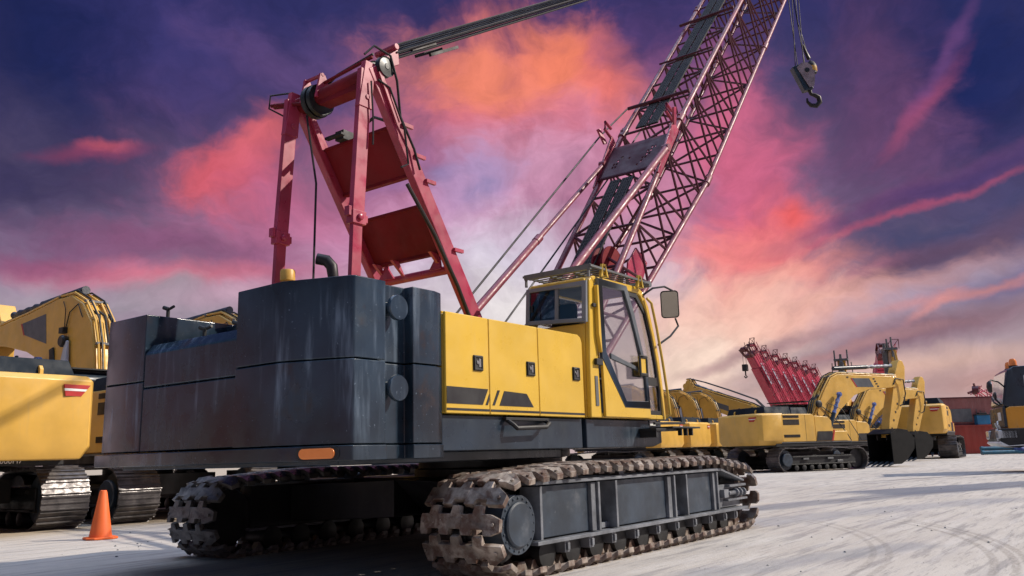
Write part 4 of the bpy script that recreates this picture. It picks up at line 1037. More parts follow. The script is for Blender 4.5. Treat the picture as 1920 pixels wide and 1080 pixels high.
def make_excavator(style, label, group, n_pad=46, detail=True):
    B = BOOMS[style]
    ro = empty('excavator', (0,0,0), label, 'excavator', group)
    for sgn in (1, -1):
        y = sgn*1.37
        tb = belt(5.1, .51, .80, y, n_pad, 0).build('crawler_track', 'exshoe', ro)
        q = MB(); q.box(-1.95, 1.95, y-.24, y+.24, .28, .70); q.box(-1.7, 1.7, y-.30, y+.30, .60, .66); q.box(-1.9, 1.9, y-.30, y+.30, .30, .335)
        f = q.build('track_frame', 'black', tb, .01)
        q = MB(); q.lathe((-2.04, y-sgn*.0, .51), 'y', [(.28,sgn*.30),(.28,sgn*.36),(.26,sgn*.38),(.0005,sgn*.38)], 28); q.lathe((-2.04,y,.51),'y',[(.42,-.2),(.42,.2)],28)
        q.build('drive_cover', 'frame', tb)
        q = MB(); q.lathe((2.05,y,.50),'y',[(.1,-.2),(.40,-.18),(.40,.18),(.1,.2)],28); q.build('idler', 'black', tb)
        q = MB()
        for x in (-.95, .45, 1.0): q.box(x-.16, x+.16, y+sgn*.245, y+sgn*.31, .50 if x<.9 else .36, .58 if x<.9 else .46)
        q.build('step_pad', 'grey', tb, .01)
        q = MB()
        for k in range(8): q.lathe((-1.5+k*.43,y,.17),'y',[(.05,-.3),(.12,-.28),(.12,.28),(.05,.3)],14)
        q.build('track_roller', 'black', tb)
    q = MB(); q.box(-1.3,1.3,-1.0,1.0,.45,.85); q.lathe((0,0,.8),'z',[(.7,0),(.7,.3)],28); q.build('undercarriage', 'black', ro)
    q = MB(); q.prism([(-2.3,-1.40),(2.05,-1.40),(2.25,-1.2),(2.25,1.2),(2.05,1.40),(-2.3,1.40)], 'z', 1.08, 1.27); dk = q.build('deck', 'black', ro, .01)
    q = MB(); q.box(-2.0,2.05,-1.425,-1.40,1.235,1.28); q.box(-2.0,2.05,1.40,1.425,1.235,1.28); q.build('deck_edge', 'grey', dk)
    # counterweight: curved back, bevelled lower corner
    q = MB()
    plan = lambda k: [(-1.95,-1.47*k),(-3.02,-1.47*k),(-3.20,-1.36*k),(-3.245,-1.1*k),(-3.25,0),(-3.245,1.1*k),(-3.20,1.36*k),(-3.02,1.47*k),(-1.95,1.47*k)]
    q.loft([[(x+.10 if x<-2.5 else x, y, 1.16) for x, y in plan(.93)], [(x, y, 1.36) for x, y in plan(1)], [(x+.02, y, 2.46) for x, y in plan(1)], [(x+.12, y*.97, 2.54) for x, y in plan(1)]])
    cw = q.build('counterweight', 'ochre', ro, .025, 2)
    for z0, z1, mt in ((2.31,2.375,'redmark'),(2.27,2.31,'white'),(2.185,2.27,'redmark')):
        q = MB(); yl0, yl1, yr0, yr1 = [((z-2.185)/.19) for z in (z0, z1, z0, z1)]; yl0, yl1 = -.90+.03*yl0, -.90+.03*yl1; yr0, yr1 = -1.17-.15*yr0, -1.17-.15*yr1
        q.hexa([(-3.262,yl0,z0),(-3.228,yr0,z0),(-3.222,yr1,z1),(-3.262,yl1,z1)], [(-3.2,yl0,z0),(-3.12,yr0,z0),(-3.12,yr1,z1),(-3.2,yl1,z1)])
        e = q.build('emblem', mt, cw)
    for y in (-.72, .72): MB().prism([(-2.75,2.53),(-2.55,2.53),(-2.55,2.66),(-2.60,2.72),(-2.70,2.72),(-2.75,2.66)], 'y', y-.03, y+.03).build('lifting_eye', 'ochre', cw, .008)
    # hood
    for x0, x1, h_ in ((-2.72,-1.25,2.84),(-1.24,-.30,2.80)):
        q = MB(); q.hexa([(x0,-1.32,2.50),(x1,-1.32,2.50),(x1,1.32,2.50),(x0,1.32,2.50)], [(x0+.08,-1.20,h_),(x1,-1.20,h_),(x1,1.20,h_),(x0+.08,1.20,h_)])
        for yy in (-.4, .5): q.box(x0+.1,x0+.16,yy,yy+.05,h_-.001,h_+.03)
        q.build('hood', 'hood', ro, .025)
    # side cabinets
    for sgn in (-1, 1):
        q = MB(); y0, y1 = sorted((sgn*.5, sgn*1.44))
        q.prism([(-1.94,1.28),(-.05,1.28),(-.05,2.40),(-.20,2.50),(-1.94,2.50)], 'y', y0, y1)
        pn = q.build('side_cabinet', 'ochre', ro, .03)
        for z0, z1 in ((2.33,2.44),(2.02,2.26),(1.48,1.60)):
            q = MB(); q.box(-1.85,-.95,*sorted((sgn*1.43, sgn*1.448)),z0,z1)
            for k in range(4):
                zz = z0+(z1-z0)*(k+.5)/4; q.box(-1.83,-.97,*sorted((sgn*1.44,sgn*1.456)),zz-.008,zz+.004)
            q.build('louvre', 'vent', pn)
        q = MB(); q.box(-.60,-.595,*sorted((sgn*1.43,sgn*1.446)),1.3,2.46); q.build('seam', 'vent', pn)
        if sgn < 0:
            q = MB(); q.prism([(-.04,1.28),(.95,1.28),(.95,2.18),(.75,2.36),(-.04,2.42)], 'y', -1.43, -.5); fp = q.build('front_cabinet', 'ochre', ro, .03)
            q = MB(); q.prism([(-.02,1.30),(.93,1.30),(.93,1.72),(.08,1.72)], 'y', -1.445, -1.42); q.build('dark_panel', 'marking', fp)
            q = MB(); q.prism([(.86,1.30),(.95,1.30),(1.10,1.78),(1.03,1.78)], 'y', -1.452, -1.40); q.build('red_stripe', 'redmark', fp)
            q = MB(); q.box(.96,1.85,-1.43,-.62,1.28,1.72); q.build('tool_box', 'ochre', ro, .03)
    # cab
    q = MB(); q.prism([(.15,1.28),(1.95,1.28),(2.0,1.9),(1.75,2.85),(1.6,2.98),(.25,2.98),(.15,2.85)], 'y', .58, 1.44); cb_ = q.build('cab', 'deck', ro, .05, 3)
    q = MB(); q.prism([(.55,1.95),(1.85,1.95),(1.66,2.80),(.55,2.85)], 'y', .570, 1.45); q.build('side_window', 'darkglass', cb_)
    q = MB(); q.box(.141,.16,.68,1.34,2.1,2.8); q.build('rear_window', 'darkglass', cb_)
    q = MB(); q.box(.1,2.05,.52,1.5,3.02,3.05)
    for x in (.3, 1.7): q.box(x, x+.05, .6, 1.4, 2.97, 3.03)
    if style == 'low': q.box(-1.9,.4,.45,1.55,3.30,3.345); q.box(-1.75,.2,.6,1.4,2.4,3.1)
    q.build('visor_plate', 'black', cb_)
    # boom
    W = .30
    prof_ = B['back']+B['inner']
    bo = MB().prism(prof_, 'y', -W, W).build('boom', 'ochre', ro, .03)
    if B['panel']:
        q = MB(); q.prism(B['panel'], 'y', -W-.006, W+.006); q.build('boom_panel', 'trim', bo)
        a, b = B['panel'][1], B['panel'][2]
        if style == 'front': a, b = B['panel'][0], B['panel'][3]
        q = MB(); q.prism([a,(a[0]+.07,a[1]),(b[0]+.07,b[1]),b], 'y', -W-.009, W+.009); q.build('red_stripe', 'redmark', bo)
    bk = B['back']
    def offs(off, y, i0=1, i1=None, dz=0):
        P = bk[i0:i1]; out = []
        for i, p in enumerate(P):
            a = P[max(0,i-1)]; b = P[min(len(P)-1,i+1)]; d = V((b[0]-a[0],0,b[1]-a[1])).normalized(); n_ = V((-d.z,0,d.x))
            out.append(V((p[0],y,p[1]))+n_*off)
        return out
    for y in (-.24, -.12, .10, .22):
        q = MB(); q.tube(offs(.06+.02*(y>0), y), .032, 8); q.build('pipe', 'ochre', bo)
    q = MB()
    for P in (offs(.12, -.18, 2), offs(.14, .16, 2)): q.tube(P, .022, 6)
    mid = bk[len(bk)//2]
    for y in (-.16, -.02, .12):
        a = offs(.08, y)[max(0,len(bk)//2-3)]; b = offs(.08, y)[min(len(bk)-2, len(bk)//2+1)]; m_ = (a+b)/2
        q.tube([a, a.lerp(m_,.4)+V((-.15,0,.42)), m_+V((.05,0,.38)), b.lerp(m_,.4)+V((.1,0,.22)), b], .03, 8)
    q.build('hose', 'rubber', bo)
    q = MB()
    for p in offs(.07, 0)[::2]: q.box(p.x-.04, p.x+.04, -.27, .27, p.z-.03, p.z+.03)
    q.build('pipe_clamp', 'edge', bo, .01)
    (x0, z0), (x1, z1) = B['cyl']
    q = MB(); a = V((x0,0,z0)); b = V((x1,0,z1)); q.tube([a, a.lerp(b,.55)], .105, 14); cy_ = q.build('stick_cylinder', 'darkwrap' if style == 'row' else 'deck', bo)
    q = MB(); n_ = 14; q.tube([a.lerp(b,.52+.46*i/n_)+V((0,0,.012*math.sin(i*2.3))) for i in range(n_+1)], [.085+.02*math.sin(i*1.9) for i in range(n_+1)], 12); q.build('rod_wrap', 'darkwrap' if style == 'row' else 'greywrap', cy_)
    for y in (-.47, .47):
        (x0, z0), (x1, z1) = B['boomcyl']; a = V((x0,y,z0)); b = V((x1,y,z1)); q = MB()
        q.tube([a, a.lerp(b,.55)], .10, 14); c_ = q.build('boom_cylinder', 'deck', bo)
        q = MB(); q.tube([a.lerp(b,.53+.047*i) for i in range(11)], [.085+.022*math.sin(i*2.1) for i in range(11)], 12); q.lathe(b,'y',[(.11,-.07),(.11,.07)],14); q.build('rod_wrap', 'bluewrap', c_)
    if style == 'row':
        q = MB(); q.box(3.05,3.25,.30,.42,4.20,4.34); q.lathe((3.05,.42,4.0),'y',[(.13,-.1),(.15,0),(.12,.04)],16); q.build('work_lamp', 'black', bo)
        q = MB(); q.hexa([(2.72,.34,3.05),(3.12,.34,3.05),(3.12,.46,3.05),(2.72,.46,3.05)], [(2.84,.33,4.0),(2.98,.33,4.0),(2.98,.39,4.0),(2.84,.39,4.0)]); q.build('dust_cloth', 'cloth', bo, .04, 3)
        q = MB(); q.tube([(3.1,.33,4.3),(2.95,.33,4.7),(2.55,.33,4.85),(2.3,.33,4.5)], .014, 6); q.tube([(3.15,.33,4.3),(3.15,.34,4.8),(3.3,.33,5.0)], .012, 6); q.build('cable', 'rubber', bo)
        q = MB(); q.bar((3.6,.32,3.2),(3.75,.33,3.9),.22,.04,(0,1,0)); q.build('side_mirror', 'rubber', bo, .02)
    if style == 'front':
        q = MB(); q.tube([(6.3,-.31,3.95),(6.5,-.33,4.25),(6.95,-.36,4.2),(7.0,-.36,3.5),(6.8,-.35,3.0),(6.6,-.3,2.9)], .03, 8); q.build('slack_hose', 'rubber', bo); q = MB()
        q.tube([(1.35,-.32,3.0),(2.0,-.36,2.6),(2.9,-.38,1.6),(3.1,-.38,1.3)], .02, 6); q.build('slack_hose', 'rubber', bo); q = MB(); q.tube([(1.15,-.32,2.3),(1.3,-.4,3.0),(1.7,-.4,2.5),(2.6,-.4,2.0)], .018, 6)
        q.build('slack_hose', 'rubber', bo)
        q = MB(); q.lathe((1.35,-.36,3.0),'y',[(.1,-.06),(.17,-.03),(.17,.05),(.1,.07)],16); q.build('work_lamp', 'black', bo)
        q = MB(); q.bar((1.15,-.75,1.75),(1.25,-.75,2.45),.2,.04,(0,1,0)); q.tube([(1.2,-.75,2.4),(1.3,-1.0,3.0),(2.0,-1.1,2.7),(2.9,-1.2,1.3)], .018, 6); q.build('mirror', 'rubber', ro, .01)
        q = MB()
        for x, z in ((3.35,4.28),(5.05,4.22),(5.12,4.1),(5.2,3.98),(5.28,3.86)): q.box(x-.06,x+.06,-W-.01,W+.01,z-.035,z+.035)
        q.build('bracket', 'vent', bo)
    # stick and bucket
    sk = MB().prism(B['stick'], 'y', -.24, .24).build('stick', 'ochre', ro, .03)
    a = V((B['stick'][-1][0]-.1,0,B['stick'][-1][1]+.3)); xs = B['stick'][len(B['stick'])//2]
    q = MB(); q.lathe((bk[-1][0]+.05,0,(bk[-1][1]+B['inner'][0][1])/2), 'y', [(.19,-.34),(.19,.34)], 18); q.build('pivot_pin', 'ochre', sk)
    if style == 'tall':
        q = MB(); q.tube([(3.05,.0,4.2),(3.02,.0,5.9)], .15, 14); q.tube([(3.02,0,5.9),(3.02,0,6.4)],.08,12); q.box(2.95,3.6,-.42,.42,6.0,6.12)
        for y in (-.38,.38): q.tube([(3.3,y,5.6),(3.3,y,6.7)],.05,8); q.tube([(3.3,y*1.5,5.9),(3.35,y*1.6,5.2),(3.35,y*1.5,4.4)],.03,6)
        q.build('bucket_cylinder', 'grey', sk)
    if style == 'front':
        q = MB(); q.tube([(7.05,0,4.3),(6.95,0,3.2)], .09, 12); q.tube([(6.95,0,3.2),(6.5,0,2.1),(6.3,0,1.85)], .055, 10); q.build('bucket_cylinder', 'deck', sk)
        q = MB(); q.bar((6.5,0,1.75),(6.75,0,1.2),.3,.1,(0,1,0)); q.bar((6.5,.0,1.75),(6.25,0,1.35),.42,.08,(0,1,0)); q.build('linkage', 'deck', sk, .01)
        for z in (3.0,2.6,2.2,1.8):
            q = MB(); q.box(6.15+(z-2.2)*.45-.05, 6.15+(z-2.2)*.45+.03, -.25, .25, z-.04, z+.06); q.build('bracket', 'vent', sk)
    if B['bucket']:
        bx, bz = B['bucket']
        K = 1.25 if style == 'front' else 1.
        outer = [(bx+x*K, bz+z*K) for x, z in ((.05,1.22),(.45,1.40),(.95,1.34),(1.30,1.02),(1.22,.62),(.80,.22),(.45,.06),(.05,.06))]
        inn = [(bx+x*K, bz+z*K) for x, z in ((.07,1.18),(.46,1.35),(.93,1.29),(1.24,1.00),(1.16,.64),(.77,.27),(.44,.11),(.06,.11))]
        q = MB()
        for i in range(len(outer)-1): q.prism([outer[i],outer[i+1],inn[i+1],inn[i]], 'y', -.72, .72)
        for y in (-.74, .70): q.prism(outer, 'y', y, y+.04)
        bu = q.build('bucket', 'bucket', ro, .006)
        for k in range(5):
            y = -.66+k*.33; q = MB(); q.hexa([(bx+.12,y-.08,bz+.08),(bx+.12,y+.08,bz+.08),(bx+.12,y+.08,bz+.20),(bx+.12,y-.08,bz+.20)], [(bx-.28,y-.025,bz-.04),(bx-.28,y+.025,bz-.04),(bx-.28,y+.025,bz+.0),(bx-.28,y-.025,bz+.0)])
            q.build('bucket_tooth', 'frame', bu)
        q = MB(); q.box(bx+.25,bx+.75,-.3,-.26,bz+1.2,bz+1.45); q.box(bx+.25,bx+.75,.26,.3,bz+1.2,bz+1.45); q.build('bucket_ear', 'black', bu)
    return ro
def put(o, x, y, az, s=1., label=None, group=None):
    o.location = (x, y, 0); o.rotation_euler = (0, 0, rad(az)); o.scale = (s, s, s)
    if label: o['label'] = label
    if group: o['group'] = group
    return o
RG = 'excavators parked in the row behind the crane'
ex = make_excavator('row', 'nearest yellow excavator, its big counterweight at the left edge behind the cone', RG, 46)
tx = text('model_mark', '000H7', .13, 'white', ex, (-2.36, -.35, 1.12), (rad(90), 0, rad(-90)))
def row(x, y, label, g=RG): return put(copy_tree(ex), x, y, 90, 1, label, g)
row(9.65, 17.3, 'yellow excavator with arched boom of bundled pipes, between the left counterweight and the big crane')
row(13.7, 17.3, 'yellow excavator mostly hidden by the crane, only hoses of its boom above the dark ballast')
row(17.75, 17.3, 'yellow excavator glimpsed through the gap between the crane tracks')
put(ex, 5.6, 17.3, 90)
for i, (x, lab) in enumerate(((40.9,'yellow excavator just right of the crane cab, only part of its red-marked counterweight in view'),
              (44.5,'yellow excavator behind the crane steps with a shaded wedge on its counterweight'),
              (48.1,'yellow excavator whose counterweight is half covered by the excavator with the black bucket'),
              (51.7,'yellow excavator with the leftmost low boom arch beside the cab hand rail'),
              (55.2,'yellow excavator with the middle of the low boom arches right of the cab'),
              (58.7,'yellow excavator with the low boom arch nearest to the long raised dipper'))):
    row(x, 23.3, lab, 'excavators in the far row right of the cab')
e1 = make_excavator('front', 'complete yellow excavator in side view with arched boom and black bucket, right of the crane', 'excavators facing right', 56)
put(copy_tree(e1), 48.75, 13.7, -29.4, .95, 'yellow excavator behind the complete one, its stick and bucket further right', 'excavators facing right')
put(e1, 36.9, 12.3, -29.4, .95)
e4 = make_excavator('low', 'yellow excavator with long straight boom sloping up to a triangular head', None, 40)
put(e4, 63.5, 21.6, 83, 1.28)
e3 = make_excavator('tall', 'yellow excavator with the taller upright stick and grey cylinder, above the black bucket', 'excavators with upright sticks', 44)
put(copy_tree(e3), 71.0, 19.6, 10, 1.38, 'yellow excavator whose upright stick shows above the boom bend of the side-on machine', 'excavators with upright sticks')
put(e3, 55.0, 15.6, -60, 1.15)
e5 = make_excavator('flat', 'large yellow excavator seen from behind, right of the black bucket and before the containers', None, 44)
put(e5, 62.9, 12.3, 5, 1.36)

# ================================================================ red truck cranes
def make_truck_crane(label, group, el=58):
    ro = empty('truck_crane', (0,0,0), label, 'truck crane', group)
    q = MB(); q.box(-5.5,4.5,-1.25,1.25,.9,1.35); q.box(-5.2,-1.8,-1.3,1.3,1.35,1.8); ch = q.build('chassis', 'redcrane', ro, .03)
    q = MB(); q.prism([(4.0,.7),(6.0,.7),(6.05,1.6),(5.8,2.5),(4.0,2.6)], 'y', -1.2, 1.2); cb_ = q.build('driver_cab', 'redcrane', ro, .06, 3)
    q = MB(); q.prism([(4.3,1.7),(5.95,1.7),(5.78,2.4),(4.3,2.45)], 'y', -1.21, 1.21); q.build('window', 'darkglass', cb_)
    for x in (-4.2,-2.9,2.2,3.5):
        for y in (-1.05,1.05):
            q = MB(); q.lathe((x,y,.55),'y',[(.2,-.18),(.5,-.18),(.55,-.1),(.55,.1),(.5,.18),(.2,.18)],24); q.build('wheel', 'rubber', ro)
    q = MB(); q.box(-2.6,.2,-1.2,1.2,1.5,2.7); q.build('crane_house', 'redcrane', ro, .05)
    EL = rad(el); d = V((math.cos(EL),0,math.sin(EL))); u = V((-math.sin(EL),0,math.cos(EL))); P = V((-1.8,0,2.6))
    def sec(s0, s1, w, h_):
        m = MB(); a = P+d*s0; b = P+d*s1
        ring = lambda c: [c+V((0,-w/2,0))+u*(-h_/2), c+V((0,w/2,0))+u*(-h_/2), c+V((0,w/2,0))+u*(h_/2), c+V((0,-w/2,0))+u*(h_/2)]
        return m.hexa(ring(a), ring(b))
    bo = sec(-1.0, 7.3, .98, 1.05).build('boom', 'redcrane', ro, .03)
    sec(7.2, 8.5, .86, .90).build('boom_section', 'redcrane', bo, .02); sec(8.5, 8.8, .98, 1.02).build('boom_collar', 'redboomdark', bo, .02)
    q = MB()
    for s in (2.0, 4.2): 
        for k in (-1, 1): q.bar(P+d*s+V((0,k*.5,0))-u*.5, P+d*s+V((0,k*.5,0))+u*.5, .04, .06, (0,1,0))
    for k in (-1, 1): q.bar(P+d*-.8+V((0,k*.495,0))-u*.38, P+d*7.2+V((0,k*.495,0))-u*.38, .05, .03, (0,1,0)); q.bar(P+d*-.8+V((0,k*.495,0))+u*.40, P+d*7.2+V((0,k*.495,0))+u*.40, .05, .03, (0,1,0))
    q.build('boom_rib', 'redboomdark', bo)
    hd = MB()
    for k in (-.4,.4):
        hd.bar(P+d*8.7+V((0,k,0))-u*.5, P+d*9.6+V((0,k,0))-u*.75, .06, .3, (0,1,0)); hd.bar(P+d*8.7+V((0,k,0))+u*.5, P+d*9.55+V((0,k,0))+u*.5, .05, .2, (0,1,0)); hd.bar(P+d*9.5+V((0,k,0))+u*.5, P+d*9.6+V((0,k,0))-u*.8, .05, .12, (0,1,0))
    hd.lathe(P+d*9.5-u*.6,'y',[(.1,-.3),(.25,-.3),(.25,.3),(.1,.3)],16); hd.lathe(P+d*9.4+u*.4,'y',[(.1,-.3),(.18,-.3),(.18,.3),(.1,.3)],16)
    for k in (-.35,.2,.35): hd.bar(P+d*9.4+V((0,k,0)), P+d*9.9+V((0,k,0))+u*.2, .04, .04)
    hd.build('boom_head', 'redboomdark', bo)
    # folded lattice jib carried on the side
    q = MB(); y0 = .82
    c = [(.28,-.2),(.28,.25),(-.28,-.2),(-.28,.25)]
    for hh, yy in c: q.tube([P+d*2.2+V((0,y0+yy*.6,0))+u*hh, P+d*9.7+V((0,y0+yy*.6,0))+u*hh*1.1], .035, 6)
    for k in range(14):
        s = 2.2+k*.54; 
        q.tube([P+d*s+V((0,y0+.12,0))+u*(.28 if k%2 else -.28), P+d*(s+.54)+V((0,y0+.12,0))+u*(-.28 if k%2 else .28)], .022, 5)
        q.tube([P+d*s+V((0,y0-.15,0))+u*(.28 if k%2 else -.28), P+d*(s+.54)+V((0,y0-.15,0))+u*(-.28 if k%2 else .28)], .022, 5)
    jb = q.build('folded_jib', 'redcrane', bo)
    q = MB(); q.prism([(0,-.16),(2.4,-.16),(2.4,.10),(0,.16)], 'y', 0, .03)
    for v in q.bm.verts: v.co = P+d*(5.2+v.co.x)+V((0,y0+.10-.30+v.co.y,0))+u*v.co.z
    q.build('pale_panel', 'cloth', jb)
    q = MB()
    for k in (-.3,.3): q.tube([P+d*9.6+V((0,y0+k,0))-u*.3, P+d*10.2+V((0,y0+k,0))+u*.2], .03, 5)
    q.tube([P+d*10.2+V((0,y0-.3,0))+u*.2, P+d*10.2+V((0,y0+.3,0))+u*.2], .03, 5); q.tube([P+d*9.6+V((0,y0-.3,0))-u*.3, P+d*10.2+V((0,y0+.3,0))+u*.2], .025, 5)
    q.tube([P+d*10.2+V((0,y0-.3,0))+u*.2, P+d*9.5+V((0,y0-.3,0))+u*.5], .025, 5)
    q.build('jib_end', 'redboomdark', jb)
    q = MB(); a = P+d*3.2-u*.5; q.tube([V((.2,0,2.2)), a], .14, 12); q.build('lift_cylinder', 'steel', bo)
    return ro
TG = 'red truck cranes in the far row'
tc = make_truck_crane('leftmost red truck crane of the far row, small hook block hanging at its head', TG)
TR = ((80.5,28.3),(87.2,29.6),(91.9,30.1),(96.5,30.6),(101.3,31.1),(106.6,31.6),(111.9,32.2))
TL = ['red truck crane in the far row, second from the left', 'red truck crane in the far row, third from the left',
      'red truck crane in the middle of the far row', 'red truck crane in the far row, third from the right',
      'red truck crane in the far row, second from the right', 'red truck crane at the right end of the far row beside the yellow boom']
DIR = 158
for (x, y), lb in zip(TR[1:], TL): put(copy_tree(tc), x, y, DIR, 1, lb)
lc = make_truck_crane('lone red truck crane boom left of the taller upright excavator stick', None, 40); put(lc, 98.4, 23.4, 205, 1.25)
put(tc, *TR[0], DIR)
bpy.context.view_layer.update()
hk = None
for ch in tc.children:
    if ch.name.startswith('boom') and not ch.name.startswith('boom_'): hk = ch
tipw = tc.matrix_world @ V((-1.8+math.cos(rad(58))*9.55+.55, 0, 2.6+math.sin(rad(58))*9.55-.45))
h2 = empty('hook_block', tuple(tipw-V((0,0,2.6))), 'small dark hook block hanging from the leftmost red truck crane', 'hook block')
q = MB(); q.box(tipw.x-.22,tipw.x+.22,tipw.y-.25,tipw.y+.25,tipw.z-2.0,tipw.z-1.35); q.build('block_body', 'rubber', h2, .05)
q = MB(); q.tube([(tipw.x,tipw.y,tipw.z-2.0),(tipw.x,tipw.y,tipw.z-2.4),(tipw.x+.12,tipw.y-.1,tipw.z-2.55),(tipw.x,tipw.y,tipw.z-2.65),(tipw.x-.12,tipw.y+.1,tipw.z-2.5)], .07, 8); q.build('hook', 'rubber', h2)
q = MB()
for k in (-.15,.15): q.tube([(tipw.x,tipw.y+k,tipw.z-1.4),(tipw.x,tipw.y+k,tipw.z+.1)], .02, 5)
q.build('rope', 'rope', h2)

# ================================================================ shipping containers and things beside them
def container(name, mat, x, y, z, az, L_, label):
    ro = empty(name, (0,0,0), label, 'container', 'stacked shipping containers')
    m = MB(); H_ = 2.35; n = int(L_/.28)
    # corrugated long side
    for sgn in (-1, 1):
        pts = []
        for k in range(n+1):
            xx = -L_/2+.12+(L_-.24)*k/n; pts.append((xx, sgn*(1.20 if k % 2 else 1.165)))
        for a, b in zip(pts, pts[1:]): m.face([(a[0],a[1],.14),(b[0],b[1],.14),(b[0],b[1],H_-.12),(a[0],a[1],H_-.12)])
    m.box(-L_/2+.1, L_/2-.1, -1.16, 1.16, .1, H_-.02)
    m.build('body', mat, ro)
    q = MB()
    for sgn in (-1, 1):
        q.box(-L_/2, L_/2, *sorted((sgn*1.14, sgn*1.22)), H_-.12, H_); q.box(-L_/2, L_/2, *sorted((sgn*1.14, sgn*1.22)), 0, .14)
        for xx in (-L_/2, L_/2-.14): q.box(xx, xx+.14, *sorted((sgn*1.13, sgn*1.225)), .0, H_)
    q.build('corner_frame', 'contred' if mat == 'contred' else 'redboomdark', ro, .01)
    q = MB(); q.box(L_/2-.1, L_/2-.03, -1.1, 1.1, .12, H_-.1)
    for yy in (-.7,-.2,.2,.7): q.cyl((L_/2,yy,.1),(L_/2,yy,H_-.1),.025,8)
    q.build('door', mat, ro)
    ro.location = (x, y, z); ro.rotation_euler = (0,0,rad(az)); return ro
A0, A1 = V((76.3, 15.1, 0)), V((81.6, 8.1, 0)); CA = math.degrees(math.atan2(A1.y-A0.y, A1.x-A0.x)); dx = (A1-A0).normalized(); nrm2 = V((-dx.y, dx.x, 0))
if nrm2.x < 0: nrm2 = -nrm2
cp = A0-dx*4.2+nrm2*1.2
container('shipping_container', 'contred', cp.x+dx.x*6, cp.y+dx.y*6, .02, CA, 11.8, 'bright red shipping container standing on the ground under the faded one')
cp2 = cp+dx*12.05
container('shipping_container', 'contred', cp2.x+dx.x*3, cp2.y+dx.y*3, .02, CA, 5.9, 'short red shipping container on the ground behind the blue pipes')
cp3 = cp+nrm2*.55
cu = container('shipping_container', 'contpink', cp3.x+dx.x*6.1, cp3.y+dx.y*6.1, 2.39, CA, 12.2, 'faded pinkish red shipping container on top of the bright red one')
cu2 = container('shipping_container', 'contpink', cp3.x+dx.x*15.4, cp3.y+dx.y*15.4, 2.39, CA, 5.9, 'short faded red shipping container on the upper layer behind the truck cab')
q = MB()
for i, s in enumerate((1.2,)): q.box(-.2+s, 1.9+s, -1.232, -1.222, .25, 1.35)
for k in range(4): q.box(3.5+k*.38, 3.56+k*.38, -1.232, -1.222, .4, 1.3-.1*k)
q.build('pale_patch', 'grey', cu)
bx = empty('blue_crate', (0,0,0), 'small blue steel crate with dark rim on the container ledge beside the truck', 'crate')
q = MB(); q.box(-.55,.55,-.25,.25,0,.78); q.build('crate_body', 'bluebox', bx, .03)
q = MB(); q.box(-.6,.6,-.28,.28,.78,.86); q.box(-.3,.4,-.15,.15,.86,.98); q.build('crate_lid', 'rubber', bx, .02)
pb_ = cp+dx*9.9-nrm2*.9; bx.location = (pb_.x, pb_.y, 2.38); bx.rotation_euler = (0,0,rad(CA))
# blue pipes and tarpaulin bundle on the ground
pd = V((.60,-.80,0)); pc = V((72.6, 9.9, 0))
for k, (off, z, L_, lb) in enumerate(((0,.16,3.4,'blue-green pipe lying on the ground, lower of the pair before the red container'),(.25,.46,3.0,'blue-green pipe resting on the lower pipe before the red container'))):
    pp_ = empty('pipe', tuple(pc+V((off,off*.2,z))), lb, 'pipe', 'blue pipes on the ground')
    a = pc+V((off,off*.2,z))-pd*.2; b = a+pd*L_
    q = MB(); q.tube([a,b],.145,16); w_ = q.build('tube', 'bluepipe', pp_)
    MB().tube([a-pd*.02,a+pd*.15],.17,16).build('flange', 'bluepipe', w_); MB().tube([b-pd*.15,b],.17,16).build('flange', 'bluepipe', w_)
bn = MB(); a = pc+pd*2.2+V((.2,0,.31))
bn.tube([a+pd*(.3*i)+V((0,0,.06*math.sin(i*2.2))) for i in range(9)], [.18,.30,.32,.28,.33,.30,.32,.28,.15], 14)
tb_ = bn.build('tarpaulin_bundle', 'navywrap'); tag(tb_, 'navy blue tarpaulin bundle lying at the end of the blue pipes', 'bundle')
vb = MB(); a = pc+pd*5.2+V((0,0,.4))
vb.tube([a, a+pd*1.4],.26,14); vb.tube([a+pd*.3,a+pd*.5],.42,16); vb.tube([a+pd*1.0,a+pd*1.2],.42,16); vb.tube([a+pd*.7+V((0,0,.1)),a+pd*.7+V((0,0,.55))],.15,12); vb.tube([a+pd*1.5, a+pd*3],.3,14)
tag(vb.build('pipe_valve', 'bluepipe'), 'blue flanged valve lying on the ground under the truck cab', 'valve')
# distant lattice boom above the containers
lb_ = empty('lattice_crane', (99.5,12.0,0), 'distant red lattice boom poking above the faded container', 'crane')
P0, P1 = V((103.0,9.0,1.5)), V((97.6,13.3,6.2)); q = MB(); dd = (P1-P0).normalized(); sx = dd.cross(V((0,0,1))).normalized()*.5; sy = sx.cross(dd).normalized()*.5
for a in (-1,1):
    for b in (-1,1): q.tube([P0+sx*a+sy*b, P1+sx*a*.6+sy*b*.6], .07, 6)
for k in range(12):
    f0, f1 = k/12, (k+1)/12; s_ = 1 if k % 2 else -1
    for b in (-1,1): q.tube([P0.lerp(P1,f0)+sx*s_+sy*b, P0.lerp(P1,f1)-sx*s_+sy*b], .05, 5); q.tube([P0.lerp(P1,f0)+sx*b+sy*s_, P0.lerp(P1,f1)+sx*b-sy*s_], .05, 5)
q.build('boom', 'redcrane', lb_)
q = MB(); q.lathe(P1,'y',[(.1,-.3),(.45,-.3),(.45,.3),(.1,.3)],16); q.bar(P1, P1+V((-.9,.6,-.3)), .2,.2); q.bar(P1, P1+V((-.2,.1,.7)), .15,.15); q.bar(P1, P1+V((.5,-.3,.4)), .12,.12); q.build('boom_head', 'redboomdark', lb_)
q = MB(); q.box(101.0,106,6.5,10.5,.9,2.3); q.box(100.5,106.5,6,7,0,.9); q.box(100.5,106.5,10,11,0,.9); q.build('crane_base', 'redcrane', lb_, .05)

